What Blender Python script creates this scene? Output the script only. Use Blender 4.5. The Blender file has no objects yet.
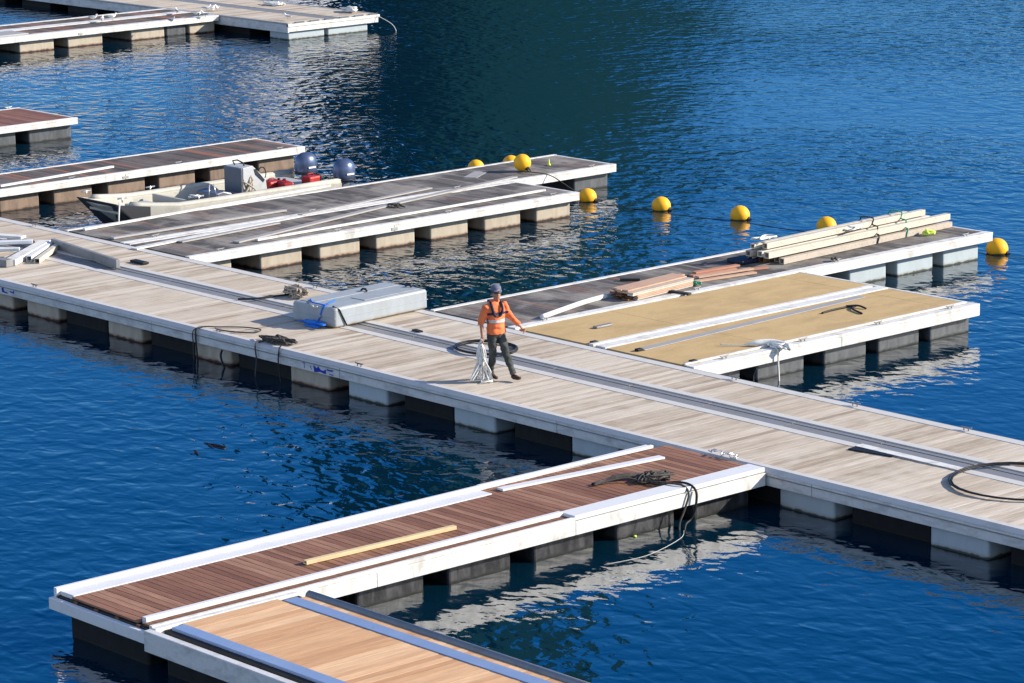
import bpy, bmesh, math, random
from mathutils import Vector, Matrix, noise as mnoise
random.seed(11)
PI = math.pi
scene = bpy.context.scene
COL = scene.collection
DZ = 0.60            # deck height above the water, metres

# ------------------------------------------------------------------ helpers
class MB:
    """collects shapes, links them as one mesh"""
    def __init__(s): s.v = []; s.f = []; s.smooth = []
    def add(s, vs, fs, sm=False):
        n = len(s.v); s.v += [tuple(v) for v in vs]
        s.f += [tuple(i + n for i in f) for f in fs]; s.smooth += [sm] * len(fs)
        return s
    def box(s, x0, x1, y0, y1, z0, z1):
        v = [(x0,y0,z0),(x1,y0,z0),(x1,y1,z0),(x0,y1,z0),(x0,y0,z1),(x1,y0,z1),(x1,y1,z1),(x0,y1,z1)]
        return s.add(v, [(0,3,2,1),(4,5,6,7),(0,1,5,4),(1,2,6,5),(2,3,7,6),(3,0,4,7)])
    def bar(s, a, b, w, h, z0=None):
        """a box lying from a to b (2D or 3D, bottom centre line) w wide and h high"""
        a = Vector(a if len(a) == 3 else (*a, z0)); b = Vector(b if len(b) == 3 else (*b, z0))
        d = (b - a).normalized(); sd = Vector((-d.y, d.x, 0)).normalized() * (w/2)
        up = d.cross(sd).normalized()
        if up.z < 0: up = -up
        up = up * h
        v = [a-sd, a+sd, b+sd, b-sd, a-sd+up, a+sd+up, b+sd+up, b-sd+up]
        return s.add(v, [(0,3,2,1)[::-1],(4,5,6,7)[::-1],(0,1,5,4)[::-1],(1,2,6,5)[::-1],(2,3,7,6)[::-1],(3,0,4,7)[::-1]])
    def hollow(s, a, b, w, h, t, z0=None):
        """rectangular hollow section lying from a to b, open at both ends"""
        a = Vector(a if len(a) == 3 else (*a, z0)); b = Vector(b if len(b) == 3 else (*b, z0))
        d = (b - a).normalized(); sd = Vector((-d.y, d.x, 0)).normalized(); up = d.cross(sd)
        if up.z < 0: up = -up
        o = [(-w/2,0),(w/2,0),(w/2,h),(-w/2,h)]; i = [(-w/2+t,t),(w/2-t,t),(w/2-t,h-t),(-w/2+t,h-t)]
        vs = []
        for p in (a, b):
            for q in o + i: vs.append(p + sd*q[0] + up*q[1])
        fs = []
        for k in range(4):
            m = (k+1) % 4
            fs += [(k, m, 8+m, 8+k), (4+m, 4+k, 12+k, 12+m), (m, k, 4+k, 4+m), (8+k, 8+m, 12+m, 12+k)]
        return s.add(vs, fs)
    def channel(s, a, b, w, h, t, z0=None):
        """a U section lying open side up"""
        a = Vector(a if len(a) == 3 else (*a, z0)); b = Vector(b if len(b) == 3 else (*b, z0))
        d = (b - a).normalized(); sd = Vector((-d.y, d.x, 0)).normalized(); up = Vector((0,0,1))
        pr = [(-w/2,0),(w/2,0),(w/2,h),(w/2-t,h),(w/2-t,t),(-w/2+t,t),(-w/2+t,h),(-w/2,h)]
        n = len(pr); vs = [p + sd*q[0] + up*q[1] for p in (a, b) for q in pr]
        fs = [(k, (k+1) % n, n+(k+1) % n, n+k) for k in range(n)]
        fs += [(0,1,4,5),(1,2,3,4),(0,5,6,7)]; fs += [(n+5,n+4,n+1,n),(n+4,n+3,n+2,n+1),(n+7,n+6,n+5,n)]
        return s.add(vs, fs)
    def tube(s, pts, r, n=7, cap=True):
        pts = [Vector(p) for p in pts]; rings = []; prev = None
        for i, p in enumerate(pts):
            d = (pts[min(i+1, len(pts)-1)] - pts[max(i-1, 0)])
            d = d.normalized() if d.length > 1e-9 else Vector((0,0,1))
            if prev is None:
                ref = Vector((0,0,1)) if abs(d.z) < .9 else Vector((1,0,0)); sd = d.cross(ref).normalized()
            else:
                sd = (prev - d * prev.dot(d)); sd = sd.normalized() if sd.length > 1e-6 else prev
            prev = sd; up = d.cross(sd); rr = r[i] if isinstance(r, (list, tuple)) else r
            rings.append([p + sd*math.cos(2*PI*k/n)*rr + up*math.sin(2*PI*k/n)*rr for k in range(n)])
        vs = [v for ring in rings for v in ring]; fs = []
        for i in range(len(pts)-1):
            for k in range(n):
                m = (k+1) % n; fs.append((i*n+k, i*n+m, (i+1)*n+m, (i+1)*n+k))
        if cap:
            fs.append(tuple(range(n))[::-1]); L = (len(pts)-1)*n; fs.append(tuple(L+k for k in range(n)))
        return s.add(vs, fs, True)
    def prism(s, poly, axis_a, axis_b, origin, ext):
        """polygon in the axis_a/axis_b plane, extruded by ext"""
        A, B, O, E = Vector(axis_a), Vector(axis_b), Vector(origin), Vector(ext)
        n = len(poly); vs = [O + A*p[0] + B*p[1] for p in poly] + [O + E + A*p[0] + B*p[1] for p in poly]
        fs = [(k, (k+1) % n, n+(k+1) % n, n+k) for k in range(n)] + [tuple(range(n))[::-1], tuple(range(n, 2*n))]
        return s.add(vs, fs)
    def lathe(s, prof, c, n=24, axis='Z', sx=1, sy=1):
        vs = []; 
        for (r, h) in prof:
            for k in range(n):
                a = 2*PI*k/n; x = math.cos(a)*r*sx; y = math.sin(a)*r*sy
                vs.append((c[0]+x, c[1]+y, c[2]+h) if axis == 'Z' else (c[0]+x, c[1]+h, c[2]+y))
        fs = []
        for i in range(len(prof)-1):
            for k in range(n):
                m = (k+1) % n; fs.append((i*n+k, i*n+m, (i+1)*n+m, (i+1)*n+k))
        fs.append(tuple(range(n))[::-1]); L = (len(prof)-1)*n; fs.append(tuple(L+k for k in range(n)))
        return s.add(vs, fs, True)
    def build(s, name, m, parent=None, loc=(0,0,0), bevel=0):
        """vertices are given in world space (or in the parent's space when loc is 0)"""
        me = bpy.data.meshes.new(name)
        L = Vector(loc)
        me.from_pydata([tuple(Vector(v) - L) for v in s.v], [], s.f)
        me.polygons.foreach_set('use_smooth', s.smooth); me.update()
        bm = bmesh.new(); bm.from_mesh(me); bmesh.ops.recalc_face_normals(bm, faces=bm.faces); bm.to_mesh(me); bm.free()
        me.materials.append(m)
        o = bpy.data.objects.new(name, me); COL.objects.link(o)
        if parent is not None: o.parent = parent
        else: o.location = L
        if bevel:
            b = o.modifiers.new('bevel', 'BEVEL'); b.width = bevel; b.segments = 2; b.limit_method = 'ANGLE'
        return o

def tag(o, label=None, cat=None, group=None, kind=None):
    if label: o['label'] = label
    if cat: o['category'] = cat
    if group: o['group'] = group
    if kind: o['kind'] = kind
    return o
def thing(name, loc, label, cat, group=None, rz=0):
    o = bpy.data.objects.new(name, None); COL.objects.link(o); o.location = loc; o.rotation_euler = (0,0,rz)
    o.empty_display_size = .3
    return tag(o, label, cat, group)
def copy_tree(o, parent=None):
    c = o.copy(); COL.objects.link(c)
    if parent is not None: c.parent = parent
    for ch in [x for x in COL.objects if x.parent == o]: copy_tree(ch, c)
    return c
def catmull(pts, k=8):
    pts = [Vector(p) for p in pts]; out = []
    for i in range(len(pts)-1):
        p0 = pts[max(i-1,0)]; p1 = pts[i]; p2 = pts[i+1]; p3 = pts[min(i+2, len(pts)-1)]
        for j in range(k):
            t = j/k
            out.append(.5*((2*p1) + (p2-p0)*t + (2*p0-5*p1+4*p2-p3)*t*t + (-p0+3*p1-3*p2+p3)*t**3))
    out.append(pts[-1]); return out

# ------------------------------------------------------------------ materials
def new_mat(name):
    m = bpy.data.materials.new(name); m.use_nodes = True
    nt = m.node_tree; b = nt.nodes['Principled BSDF']; return m, nt, b
def N(nt, t, **kw):
    n = nt.nodes.new(t)
    for k, v in kw.items():
        if hasattr(n, k): setattr(n, k, v)
        else: n.inputs[k].default_value = v
    return n
def mixc(nt, fac, a, b, mode='MIX'):
    n = nt.nodes.new('ShaderNodeMix'); n.data_type = 'RGBA'; n.blend_type = mode
    for sock, val in ((n.inputs[0], fac), (n.inputs[6], a), (n.inputs[7], b)):
        if hasattr(val, 'is_output'): nt.links.new(val, sock)
        elif isinstance(val, (tuple, list)): sock.default_value = (*val, 1) if len(val) == 3 else val
        else: sock.default_value = val
    return n.outputs[2]
def ramp(nt, fac, stops):
    r = nt.nodes.new('ShaderNodeValToRGB'); cr = r.color_ramp
    while len(cr.elements) < len(stops): cr.elements.new(.5)
    for e, (p, c) in zip(cr.elements, stops):
        e.position = p; e.color = (*c, 1) if isinstance(c, tuple) else (c, c, c, 1)
    nt.links.new(fac, r.inputs[0]); return r.outputs[0]
def coords(nt, scale=(1,1,1), loc=(0,0,0), rot=(0,0,0), island=False):
    tc = nt.nodes.new('ShaderNodeTexCoord'); mp = nt.nodes.new('ShaderNodeMapping')
    mp.inputs['Scale'].default_value = scale; mp.inputs['Location'].default_value = loc; mp.inputs['Rotation'].default_value = rot
    nt.links.new(tc.outputs['Object'], mp.inputs[0]); out = mp.outputs[0]
    if island:
        g = nt.nodes.new('ShaderNodeNewGeometry'); m = nt.nodes.new('ShaderNodeMath'); m.operation = 'MULTIPLY'; m.inputs[1].default_value = 37.
        nt.links.new(g.outputs['Random Per Island'], m.inputs[0])
        a = nt.nodes.new('ShaderNodeVectorMath'); a.operation = 'ADD'
        nt.links.new(out, a.inputs[0]); nt.links.new(m.outputs[0], a.inputs[1]); out = a.outputs[0]
    return out
def noise(nt, vec, scale, detail=4, rough=.55, dist=0):
    n = nt.nodes.new('ShaderNodeTexNoise'); n.inputs['Scale'].default_value = scale
    n.inputs['Detail'].default_value = detail; n.inputs['Roughness'].default_value = rough; n.inputs['Distortion'].default_value = dist
    nt.links.new(vec, n.inputs['Vector']); return n.outputs['Fac']

def wood(name, stops, grain='Y', wear=None, rough=.75, wear_amt=.5, gc=1., odd=None, odd_share=.06, patch=.9):
    """planks: tone per plank, grain along the plank, worn patches, a few odd planks"""
    m, nt, b = new_mat(name)
    g = nt.nodes.new('ShaderNodeNewGeometry')
    base = ramp(nt, g.outputs['Random Per Island'], stops)
    sc = (14, 1.2, 6) if grain == 'Y' else (1.2, 14, 6)
    gr = noise(nt, coords(nt, sc, island=True), 1.6, 6, .65)
    col = mixc(nt, ramp(nt, gr, [(.3, .0), (.72, 1.)]), mixc(nt, 1., base, (1-.34*gc,1-.37*gc,1-.4*gc), 'MULTIPLY'), mixc(nt, 1., base, (1+.22*gc,1+.2*gc,1+.18*gc), 'MULTIPLY'))
    if odd:
        m1 = nt.nodes.new('ShaderNodeMath'); m1.operation = 'MULTIPLY'; m1.inputs[1].default_value = 613.7
        m2 = nt.nodes.new('ShaderNodeMath'); m2.operation = 'FRACT'
        m3 = nt.nodes.new('ShaderNodeMath'); m3.operation = 'LESS_THAN'; m3.inputs[1].default_value = odd_share
        nt.links.new(g.outputs['Random Per Island'], m1.inputs[0]); nt.links.new(m1.outputs[0], m2.inputs[0]); nt.links.new(m2.outputs[0], m3.inputs[0])
        col = mixc(nt, m3.outputs[0], col, mixc(nt, 1., odd, mixc(nt, gr, (.6,.6,.6), (1.2,1.2,1.2)), 'MULTIPLY'))
    if wear:
        w = noise(nt, coords(nt, (1,1,1)), patch, 5, .6, .3)
        f = ramp(nt, w, [(.47, 0.), (.62, wear_amt)])
        col = mixc(nt, f, col, wear)
    nt.links.new(col, b.inputs['Base Color'])
    b.inputs['Roughness'].default_value = rough; b.inputs['Specular IOR Level'].default_value = .3
    bp = nt.nodes.new('ShaderNodeBump'); bp.inputs['Strength'].default_value = .35; bp.inputs['Distance'].default_value = .004
    nt.links.new(gr, bp.inputs['Height']); nt.links.new(bp.outputs[0], b.inputs['Normal'])
    return m
def paint(name, col, dirt, rough=.5, metal=0., amt=.5, scale=2.5, stretch=(1,1,1), lo=.5, hi=.7, fine=.12):
    m, nt, b = new_mat(name)
    w = noise(nt, coords(nt, stretch), scale, 6, .62, .4)
    c = mixc(nt, ramp(nt, w, [(lo, 0.), (hi, amt)]), col, dirt)
    fn = noise(nt, coords(nt), 22, 4, .6)
    c = mixc(nt, fine, c, mixc(nt, fn, (.3,.3,.3), (1.5,1.5,1.5)), 'MULTIPLY') if fine else c
    nt.links.new(c, b.inputs['Base Color'])
    r = ramp(nt, w, [(.3, max(rough-.12, .03)), (.8, min(rough+.2, 1.))]); nt.links.new(r, b.inputs['Roughness'])
    b.inputs['Metallic'].default_value = metal; b.inputs['Specular IOR Level'].default_value = .5 if rough < .42 else .22
    bp = nt.nodes.new('ShaderNodeBump'); bp.inputs['Strength'].default_value = .25; bp.inputs['Distance'].default_value = .004
    nt.links.new(fn, bp.inputs['Height']); nt.links.new(bp.outputs[0], b.inputs['Normal'])
    return m
def float_mat(name, col, dirt, line, rough=.65, amt=.6, zl=.065):
    """pontoon shell: stains running down and a rusty or weedy band at the waterline"""
    m, nt, b = new_mat(name)
    w = noise(nt, coords(nt, (3,3,.9), island=False), 1.7, 6, .65, .5)
    c = mixc(nt, ramp(nt, w, [(.4, 0.), (.68, amt)]), col, dirt)
    g = nt.nodes.new('ShaderNodeNewGeometry'); sp = nt.nodes.new('ShaderNodeSeparateXYZ'); nt.links.new(g.outputs['Position'], sp.inputs[0])
    nz = noise(nt, coords(nt, (1,1,1)), 6, 3, .6)
    a = nt.nodes.new('ShaderNodeMath'); a.operation = 'MULTIPLY_ADD'; a.inputs[1].default_value = .09; nt.links.new(nz, a.inputs[0]); nt.links.new(sp.outputs['Z'], a.inputs[2])
    mask = ramp(nt, a.outputs[0], [(zl, 1.), (zl+.06, 0.)])
    c = mixc(nt, mask, c, line)
    wet = ramp(nt, a.outputs[0], [(.065, .85), (.085, 0.)])
    c = mixc(nt, wet, c, (.012,.014,.01))
    nt.links.new(c, b.inputs['Base Color']); b.inputs['Roughness'].default_value = rough; b.inputs['Specular IOR Level'].default_value = .25
    bp = nt.nodes.new('ShaderNodeBump'); bp.inputs['Strength'].default_value = .4; bp.inputs['Distance'].default_value = .01
    nt.links.new(w, bp.inputs['Height']); nt.links.new(bp.outputs[0], b.inputs['Normal'])
    return m

M = {}
M['deck_pale'] = wood('weathered_pale_planks', [(0,(.33,.27,.20)),(.25,(.44,.375,.295)),(.8,(.52,.455,.37)),(1,(.60,.54,.455))], 'Y', (.56,.51,.43), .8, .45, odd=(.36,.29,.22), odd_share=.07, gc=.8)
M['deck_brown'] = wood('new_brown_planks', [(0,(.17,.078,.045)),(.3,(.235,.112,.066)),(.8,(.28,.145,.088)),(1,(.34,.19,.12))], 'X', None, .6)
M['deck_tan'] = wood('fresh_tan_planks', [(0,(.52,.29,.145)),(.4,(.60,.36,.19)),(.8,(.66,.415,.23)),(1,(.72,.48,.28))], 'Y', None, .6, gc=.6)
M['deck_grey'] = wood('grey_weathered_planks', [(0,(.065,.06,.057)),(.4,(.10,.092,.085)),(.8,(.14,.13,.12)),(1,(.19,.175,.155))], 'X', (.32,.295,.26), .8, .6, odd=(.19,.11,.085), odd_share=.035)
M['deck_dark'] = wood('dark_weathered_planks', [(0,(.065,.055,.05)),(.5,(.095,.08,.072)),(1,(.14,.12,.105))], 'X', (.20,.17,.15), .8, .35, odd=(.27,.12,.075), odd_share=.10)
M['deck_red'] = wood('reddish_planks', [(0,(.16,.07,.05)),(.5,(.21,.10,.07)),(1,(.27,.14,.10))], 'X', None, .7)
M['white'] = paint('white_coated_aluminium', (.68,.67,.635), (.34,.325,.30), .55, 0., .65, 3.2, (1.1,1.1,.6), .48, .68, .2)
M['white_new'] = paint('new_white_aluminium', (.66,.665,.675), (.44,.45,.47), .45, .0, .4, 3., (1,1,1), .5, .75, .06)
M['alu'] = paint('dull_aluminium', (.37,.355,.335), (.24,.235,.225), .5, .1, .5, 3)
M['alu_light'] = paint('pale_aluminium', (.55,.53,.50), (.36,.35,.33), .6, 0., .5, 3, (1,1,1), .5, .75)
M['alu_face'] = paint('scuffed_aluminium_face', (.60,.60,.595), (.26,.255,.25), .5, .05, .6, 2.4, (1,1,2.5), .46, .70, .25)
M['alu_dark'] = paint('dark_rubber_rail', (.13,.135,.15), (.2,.2,.21), .55, 0., .5, 3)
M['alu_mid'] = paint('grey_channel_cover', (.25,.25,.25), (.16,.16,.16), .5, .2, .6, 3)
M['plywood'] = paint('tan_plywood', (.53,.375,.175), (.37,.26,.13), .7, 0., .75, 1.9, (1,.45,1), .42, .68, .25)
M['batten'] = paint('pine_batten', (.62,.48,.28), (.42,.3,.16), .7, 0., .5, 3, (6,1,6))
M['cream_beam'] = paint('cream_beam', (.55,.505,.415), (.36,.31,.24), .6, 0., .6, 3, (1,3,3))
M['grey_beam'] = paint('weathered_beam', (.46,.40,.33), (.30,.25,.2), .7, 0., .6, 3, (1,4,4))
M['copper_board'] = paint('reddish_board', (.42,.21,.14), (.28,.12,.08), .6, 0., .6, 3, (4,1,4))
M['pink_board'] = paint('pale_pink_board', (.50,.33,.23), (.34,.20,.13), .6, 0., .6, 3, (4,1,4))
M['brown_board'] = paint('brown_board', (.17,.085,.05), (.10,.05,.035), .7, 0., .6, 3, (4,1,4))
M['float_beige'] = float_mat('beige_float', (.44,.385,.305), (.25,.205,.155), (.20,.09,.045), amt=.5)
M['float_brown'] = float_mat('brown_float', (.24,.175,.13), (.12,.085,.065), (.14,.08,.05), amt=.75)
M['float_blue'] = float_mat('pale_blue_float', (.40,.46,.49), (.31,.35,.37), (.28,.29,.25), amt=.4)
M['float_grey'] = float_mat('dark_grey_float', (.062,.068,.075), (.16,.17,.18), (.02,.022,.02), rough=.45, amt=.6)
M['float_char'] = float_mat('charcoal_float', (.016,.016,.018), (.10,.10,.105), (.02,.022,.02), rough=.4, amt=.7)
M['cream_pale'] = paint('pale_cream_beam', (.60,.575,.50), (.42,.38,.30), .6, 0., .6, 3, (1,3,3))
M['float_black'] = float_mat('black_float', (.007,.007,.008), (.016,.016,.018), (.008,.008,.008), rough=.75, amt=.8)
M['under'] = paint('underside_frame', (.05,.05,.05), (.03,.03,.03), .8)
M['yellow'] = float_mat('yellow_buoy', (.92,.46,.015), (.70,.33,.03), (.25,.17,.03), rough=.5, amt=.6, zl=.035)
M['black'] = paint('black_rubber', (.015,.015,.017), (.035,.035,.035), .5)
M['rope_dark'] = paint('dark_rope', (.06,.055,.05), (.15,.13,.11), .9, 0., .7, 25)
M['rope_white'] = paint('white_rope', (.72,.71,.67), (.45,.43,.4), .85, 0., .6, 25)
M['rope_beige'] = paint('beige_rope', (.40,.34,.27), (.20,.17,.13), .9, 0., .7, 20)
M['rope_green'] = paint('green_rope', (.08,.34,.20), (.05,.2,.12), .8)
M['lime'] = paint('lime_cloth', (.62,.78,.12), (.4,.5,.08), .8)
M['blue_strap'] = paint('blue_strap', (.02,.17,.62), (.02,.11,.42), .6, 0., .5, 10)
M['box_grey'] = float_mat('moulded_grey_shell', (.32,.355,.385), (.26,.27,.27), (.22,.17,.11), rough=.5, amt=.6, zl=.66)
M['blue_paint'] = paint('blue_spray_paint', (.02,.03,.33), (.03,.05,.40), .6)
M['red_paint'] = paint('red_spray_paint', (.5,.1,.05), (.4,.1,.05), .6)
M['sky_tint_alu'] = paint('sky_tinted_aluminium', (.20,.28,.45), (.25,.33,.48), .35, 0., .5, 1.5)  # sky reflected in the aluminium strips is put into this blue
M['hull_cream'] = paint('cream_hull', (.44,.425,.37), (.26,.25,.21), .5, 0., .55, 2.8, (1,1,1), .48, .7)
M['hull_dark'] = paint('dark_bow', (.05,.052,.056), (.025,.026,.028), .5, 0., .6, 4, (1,1,6))
M['grey_box'] = paint('light_grey_locker', (.42,.43,.42), (.3,.3,.3), .5)
M['console'] = paint('dark_grey_console', (.10,.115,.15), (.07,.08,.1), .4)
M['console_pale'] = paint('pale_console_side', (.45,.46,.46), (.33,.34,.34), .5)
M['glass'] = paint('tinted_screen', (.03,.035,.05), (.05,.055,.07), .1)
M['red'] = paint('red_plastic', (.34,.022,.02), (.42,.12,.10), .45)
M['cowl'] = paint('blue_grey_cowl', (.085,.115,.20), (.12,.15,.25), .3, .45, .4, 3, (1,1,1), .4, .8, .0)
M['decal'] = paint('white_decal', (.8,.8,.82), (.7,.7,.72), .5)
M['steel'] = paint('stainless', (.6,.6,.62), (.4,.4,.42), .3, .7)
M['skin'] = paint('skin', (.45,.22,.14), (.38,.17,.11), .55)
M['orange'] = paint('hi_vis_orange', (.86,.21,.075), (.62,.13,.045), .75, 0., .6, 7, (1,1,.6), .45, .65)
M['reflective'] = paint('grey_reflective_tape', (.55,.52,.52), (.4,.38,.38), .4)
M['trousers'] = paint('grey_work_trousers', (.045,.05,.048), (.10,.105,.10), .85, 0., .7, 6, (1,1,.6), .45, .65)
M['boot'] = paint('brown_boot', (.06,.03,.02), (.03,.018,.012), .7)
M['navy'] = paint('navy_vest', (.018,.024,.05), (.03,.035,.06), .6)
M['cap'] = paint('blue_grey_cap', (.13,.15,.22), (.09,.1,.15), .8)
M['gull_white'] = paint('white_feathers', (.82,.82,.82), (.7,.7,.7), .8)
M['gull_grey'] = paint('grey_feathers', (.35,.37,.4), (.28,.3,.33), .8)
M['beak'] = paint('yellow_beak', (.6,.35,.03), (.5,.28,.03), .6)

# ------------------------------------------------------------------ camera
cam_d = bpy.data.cameras.new('camera'); cam = bpy.data.objects.new('camera', cam_d); COL.objects.link(cam)
R_, U_, F_ = Vector([0.667198, 0.744742, -0.014358]), Vector([-0.14875, 0.1521, 0.977108]), Vector([-0.729877, 0.649789, -0.212261])
mw = Matrix.Identity(4)
for i in range(3):
    mw[i][0] = R_[i]; mw[i][1] = U_[i]; mw[i][2] = -F_[i]
cam_loc = Vector([42.29904, -37.28094, 13.55492])
mw.translation = cam_loc
cam.matrix_world = mw
cam_d.sensor_width = 36; cam_d.lens = 112.502; cam_d.clip_start = .5; cam_d.clip_end = 9000
scene.camera = cam

# ------------------------------------------------------------------ light
SUN_EL = math.radians(24); sh = Vector((.645, .764)).normalized()
sun_dir = Vector((sh.x*math.cos(SUN_EL), sh.y*math.cos(SUN_EL), math.sin(SUN_EL)))
sd = bpy.data.lights.new('sun', 'SUN'); sd.energy = 4.6; sd.angle = math.radians(.5); sd.color = (1, .91, .78)
sun = bpy.data.objects.new('sun', sd); COL.objects.link(sun); sun.rotation_euler = sun_dir.to_track_quat('Z', 'Y').to_euler(); sun.location = (20, 20, 30)
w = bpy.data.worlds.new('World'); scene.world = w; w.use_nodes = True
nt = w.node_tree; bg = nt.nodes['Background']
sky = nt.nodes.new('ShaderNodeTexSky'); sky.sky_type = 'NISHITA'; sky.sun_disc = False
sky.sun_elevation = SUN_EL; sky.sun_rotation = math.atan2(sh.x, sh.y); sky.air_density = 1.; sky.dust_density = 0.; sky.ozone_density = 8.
# sky tint added by direction: deeper blue ahead for the water, muted behind the viewer
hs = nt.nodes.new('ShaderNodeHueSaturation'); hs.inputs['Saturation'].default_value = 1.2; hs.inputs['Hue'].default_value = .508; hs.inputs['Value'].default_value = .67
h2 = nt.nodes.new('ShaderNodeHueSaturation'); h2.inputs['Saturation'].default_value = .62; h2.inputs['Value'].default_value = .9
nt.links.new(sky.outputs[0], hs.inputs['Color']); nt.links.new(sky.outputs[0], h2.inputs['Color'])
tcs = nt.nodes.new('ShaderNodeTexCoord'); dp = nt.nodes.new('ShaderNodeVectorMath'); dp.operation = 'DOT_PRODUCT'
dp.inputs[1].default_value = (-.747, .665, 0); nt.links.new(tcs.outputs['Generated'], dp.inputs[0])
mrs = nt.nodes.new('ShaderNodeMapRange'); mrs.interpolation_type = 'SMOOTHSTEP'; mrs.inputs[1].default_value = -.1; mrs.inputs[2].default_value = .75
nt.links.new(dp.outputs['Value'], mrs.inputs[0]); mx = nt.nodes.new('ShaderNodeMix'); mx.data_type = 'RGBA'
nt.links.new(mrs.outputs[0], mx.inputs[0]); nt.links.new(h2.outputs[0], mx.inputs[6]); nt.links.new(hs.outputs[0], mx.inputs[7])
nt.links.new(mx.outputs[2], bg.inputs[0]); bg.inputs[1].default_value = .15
scene.view_settings.view_transform = 'Standard'; scene.view_settings.look = 'None'; scene.view_settings.gamma = 1
scene.view_settings.exposure = .85
scene.render.engine = 'CYCLES'
scene.cycles.max_bounces = 8; scene.cycles.glossy_bounces = 4; scene.cycles.caustics_reflective = False

# ------------------------------------------------------------------ water
def make_water():
    m, nt, b = new_mat('harbour_water')
    b.inputs['Base Color'].default_value = (.0010, .015, .031, 1)
    b.inputs['Roughness'].default_value = .02; b.inputs['IOR'].default_value = 2.25; b.inputs['Specular IOR Level'].default_value = .5
    co = coords(nt)
    n1 = noise(nt, coords(nt, (1,1,1), rot=(0,0,.5)), .9, 1, .5, .4)
    n2 = noise(nt, coords(nt, (1,1.35,1), rot=(0,0,.8)), 2.1, 1, .5, .5)
    n3 = noise(nt, coords(nt, (1,1.3,1), rot=(0,0,-.3)), 6.5, 2, .5, .3)
    gust = ramp(nt, noise(nt, co, .045, 2, .5), [(.38, .40), (.60, 1.35)])
    tcw = nt.nodes.new('ShaderNodeTexCoord'); spw = nt.nodes.new('ShaderNodeSeparateXYZ'); nt.links.new(tcw.outputs['Object'], spw.inputs[0])
    mr = nt.nodes.new('ShaderNodeMapRange'); mr.inputs[1].default_value = -6; mr.inputs[2].default_value = 12; mr.inputs[3].default_value = .95; mr.inputs[4].default_value = 1.9
    nt.links.new(spw.outputs['Y'], mr.inputs[0])      # open water is rougher than the sheltered side
    def mul(a, k):
        x = nt.nodes.new('ShaderNodeMath'); x.operation = 'MULTIPLY'; nt.links.new(a, x.inputs[0])
        if hasattr(k, 'is_output'): nt.links.new(k, x.inputs[1])
        else: x.inputs[1].default_value = k
        return x.outputs[0]
    def add(a, c):
        x = nt.nodes.new('ShaderNodeMath'); x.operation = 'ADD'; nt.links.new(a, x.inputs[0]); nt.links.new(c, x.inputs[1]); return x.outputs[0]
    gust = mul(gust, mr.outputs[0])
    h = add(mul(add(mul(n1, .020), mul(n2, .018)), gust), mul(mul(n3, gust), .0030))
    bp = nt.nodes.new('ShaderNodeBump'); bp.inputs['Strength'].default_value = 1.; bp.inputs['Distance'].default_value = 1.
    nt.links.new(h, bp.inputs['Height']); nt.links.new(bp.outputs[0], b.inputs['Normal'])
    return m
WATER = make_water()
mb = MB(); mb.add([(-4000,-3000,0),(3000,-3000,0),(3000,4000,0),(-4000,4000,0)], [(0,1,2,3)])
tag(mb.build('water', WATER), kind='structure')

# unseen hills beyond the far pontoons, shaped for the dark reflections in the calm water
def unseen_hill(name, th0, th1, d0, depth, prof, m, seed):
    """th: bearing from the camera's heading in degrees, prof(t) -> height in metres"""
    mb = MB(); nu, nv = 90, 26; Fh = Vector((F_.x, F_.y)).normalized(); Rh = Vector((R_.x, R_.y)).normalized()
    vs = []
    for j in range(nv+1):
        s = j/nv
        for i in range(nu+1):
            t = i/nu; th = math.radians(th0 + (th1-th0)*t); d = d0 + depth*s
            p = Vector((cam_loc.x, cam_loc.y)) + (Fh*math.cos(th) + Rh*math.sin(th))*d
            rise = math.sin(min(1, s*1.15)*PI/2)
            n = mnoise.fractal(Vector((p.x*.006+seed, p.y*.006, 0)), 1., 2.1, 6)
            edge = min(1, t*9, (1-t)*9)
            h = prof(t)*rise*(1+.28*n)*edge + 6*n*min(1, s*8)
            vs.append((p.x, p.y, max(h, -2) if j else -2))
    fs = [(j*(nu+1)+i, j*(nu+1)+i+1, (j+1)*(nu+1)+i+1, (j+1)*(nu+1)+i) for j in range(nv) for i in range(nu)]
    mb.add(vs, fs, True); return tag(mb.build(name, m), kind='structure')
def hill_mat(name, c1, c2, c3):
    m, nt, b = new_mat(name)
    a = noise(nt, coords(nt), .02, 8, .65); c = noise(nt, coords(nt), .12, 6, .7)
    col = mixc(nt, ramp(nt, a, [(.45, 0.), (.6, 1.)]), mixc(nt, c, c1, c2), c3)
    nt.links.new(col, b.inputs['Base Color']); b.inputs['Roughness'].default_value = 1; b.inputs['Specular IOR Level'].default_value = 0
    return m
HM = hill_mat('wooded_slope', (.003,.018,.022), (.006,.026,.03), (.008,.026,.03))
unseen_hill('unseen_hill', -10.2, 9.8, 420, 500, lambda t: 330*math.exp(-((t-.45)/.125)**2)+80*math.exp(-((t-.66)/.14)**2)+45*math.exp(-((t-.25)/.1)**2), HM, 3.1)
unseen_hill('unseen_hill', -70, 70, 1500, 900, lambda t: 90 + 130*math.exp(-((t-.52)/.035)**2) - 45*(t > .56)*min(1,(t-.56)*25), HM, 8.1)  # unseen ridge added to keep the pale horizon out of the reflections
unseen_hill('added_cliff', -6.2, -2.9, 360, 60, lambda t: 52*math.exp(-((t-.5)/.33)**4), hill_mat('pale_reflector', (.48,.48,.50), (.58,.58,.60), (.36,.38,.40)), 5.5)  # unseen pale face added for whitish streaks in the water
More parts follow.
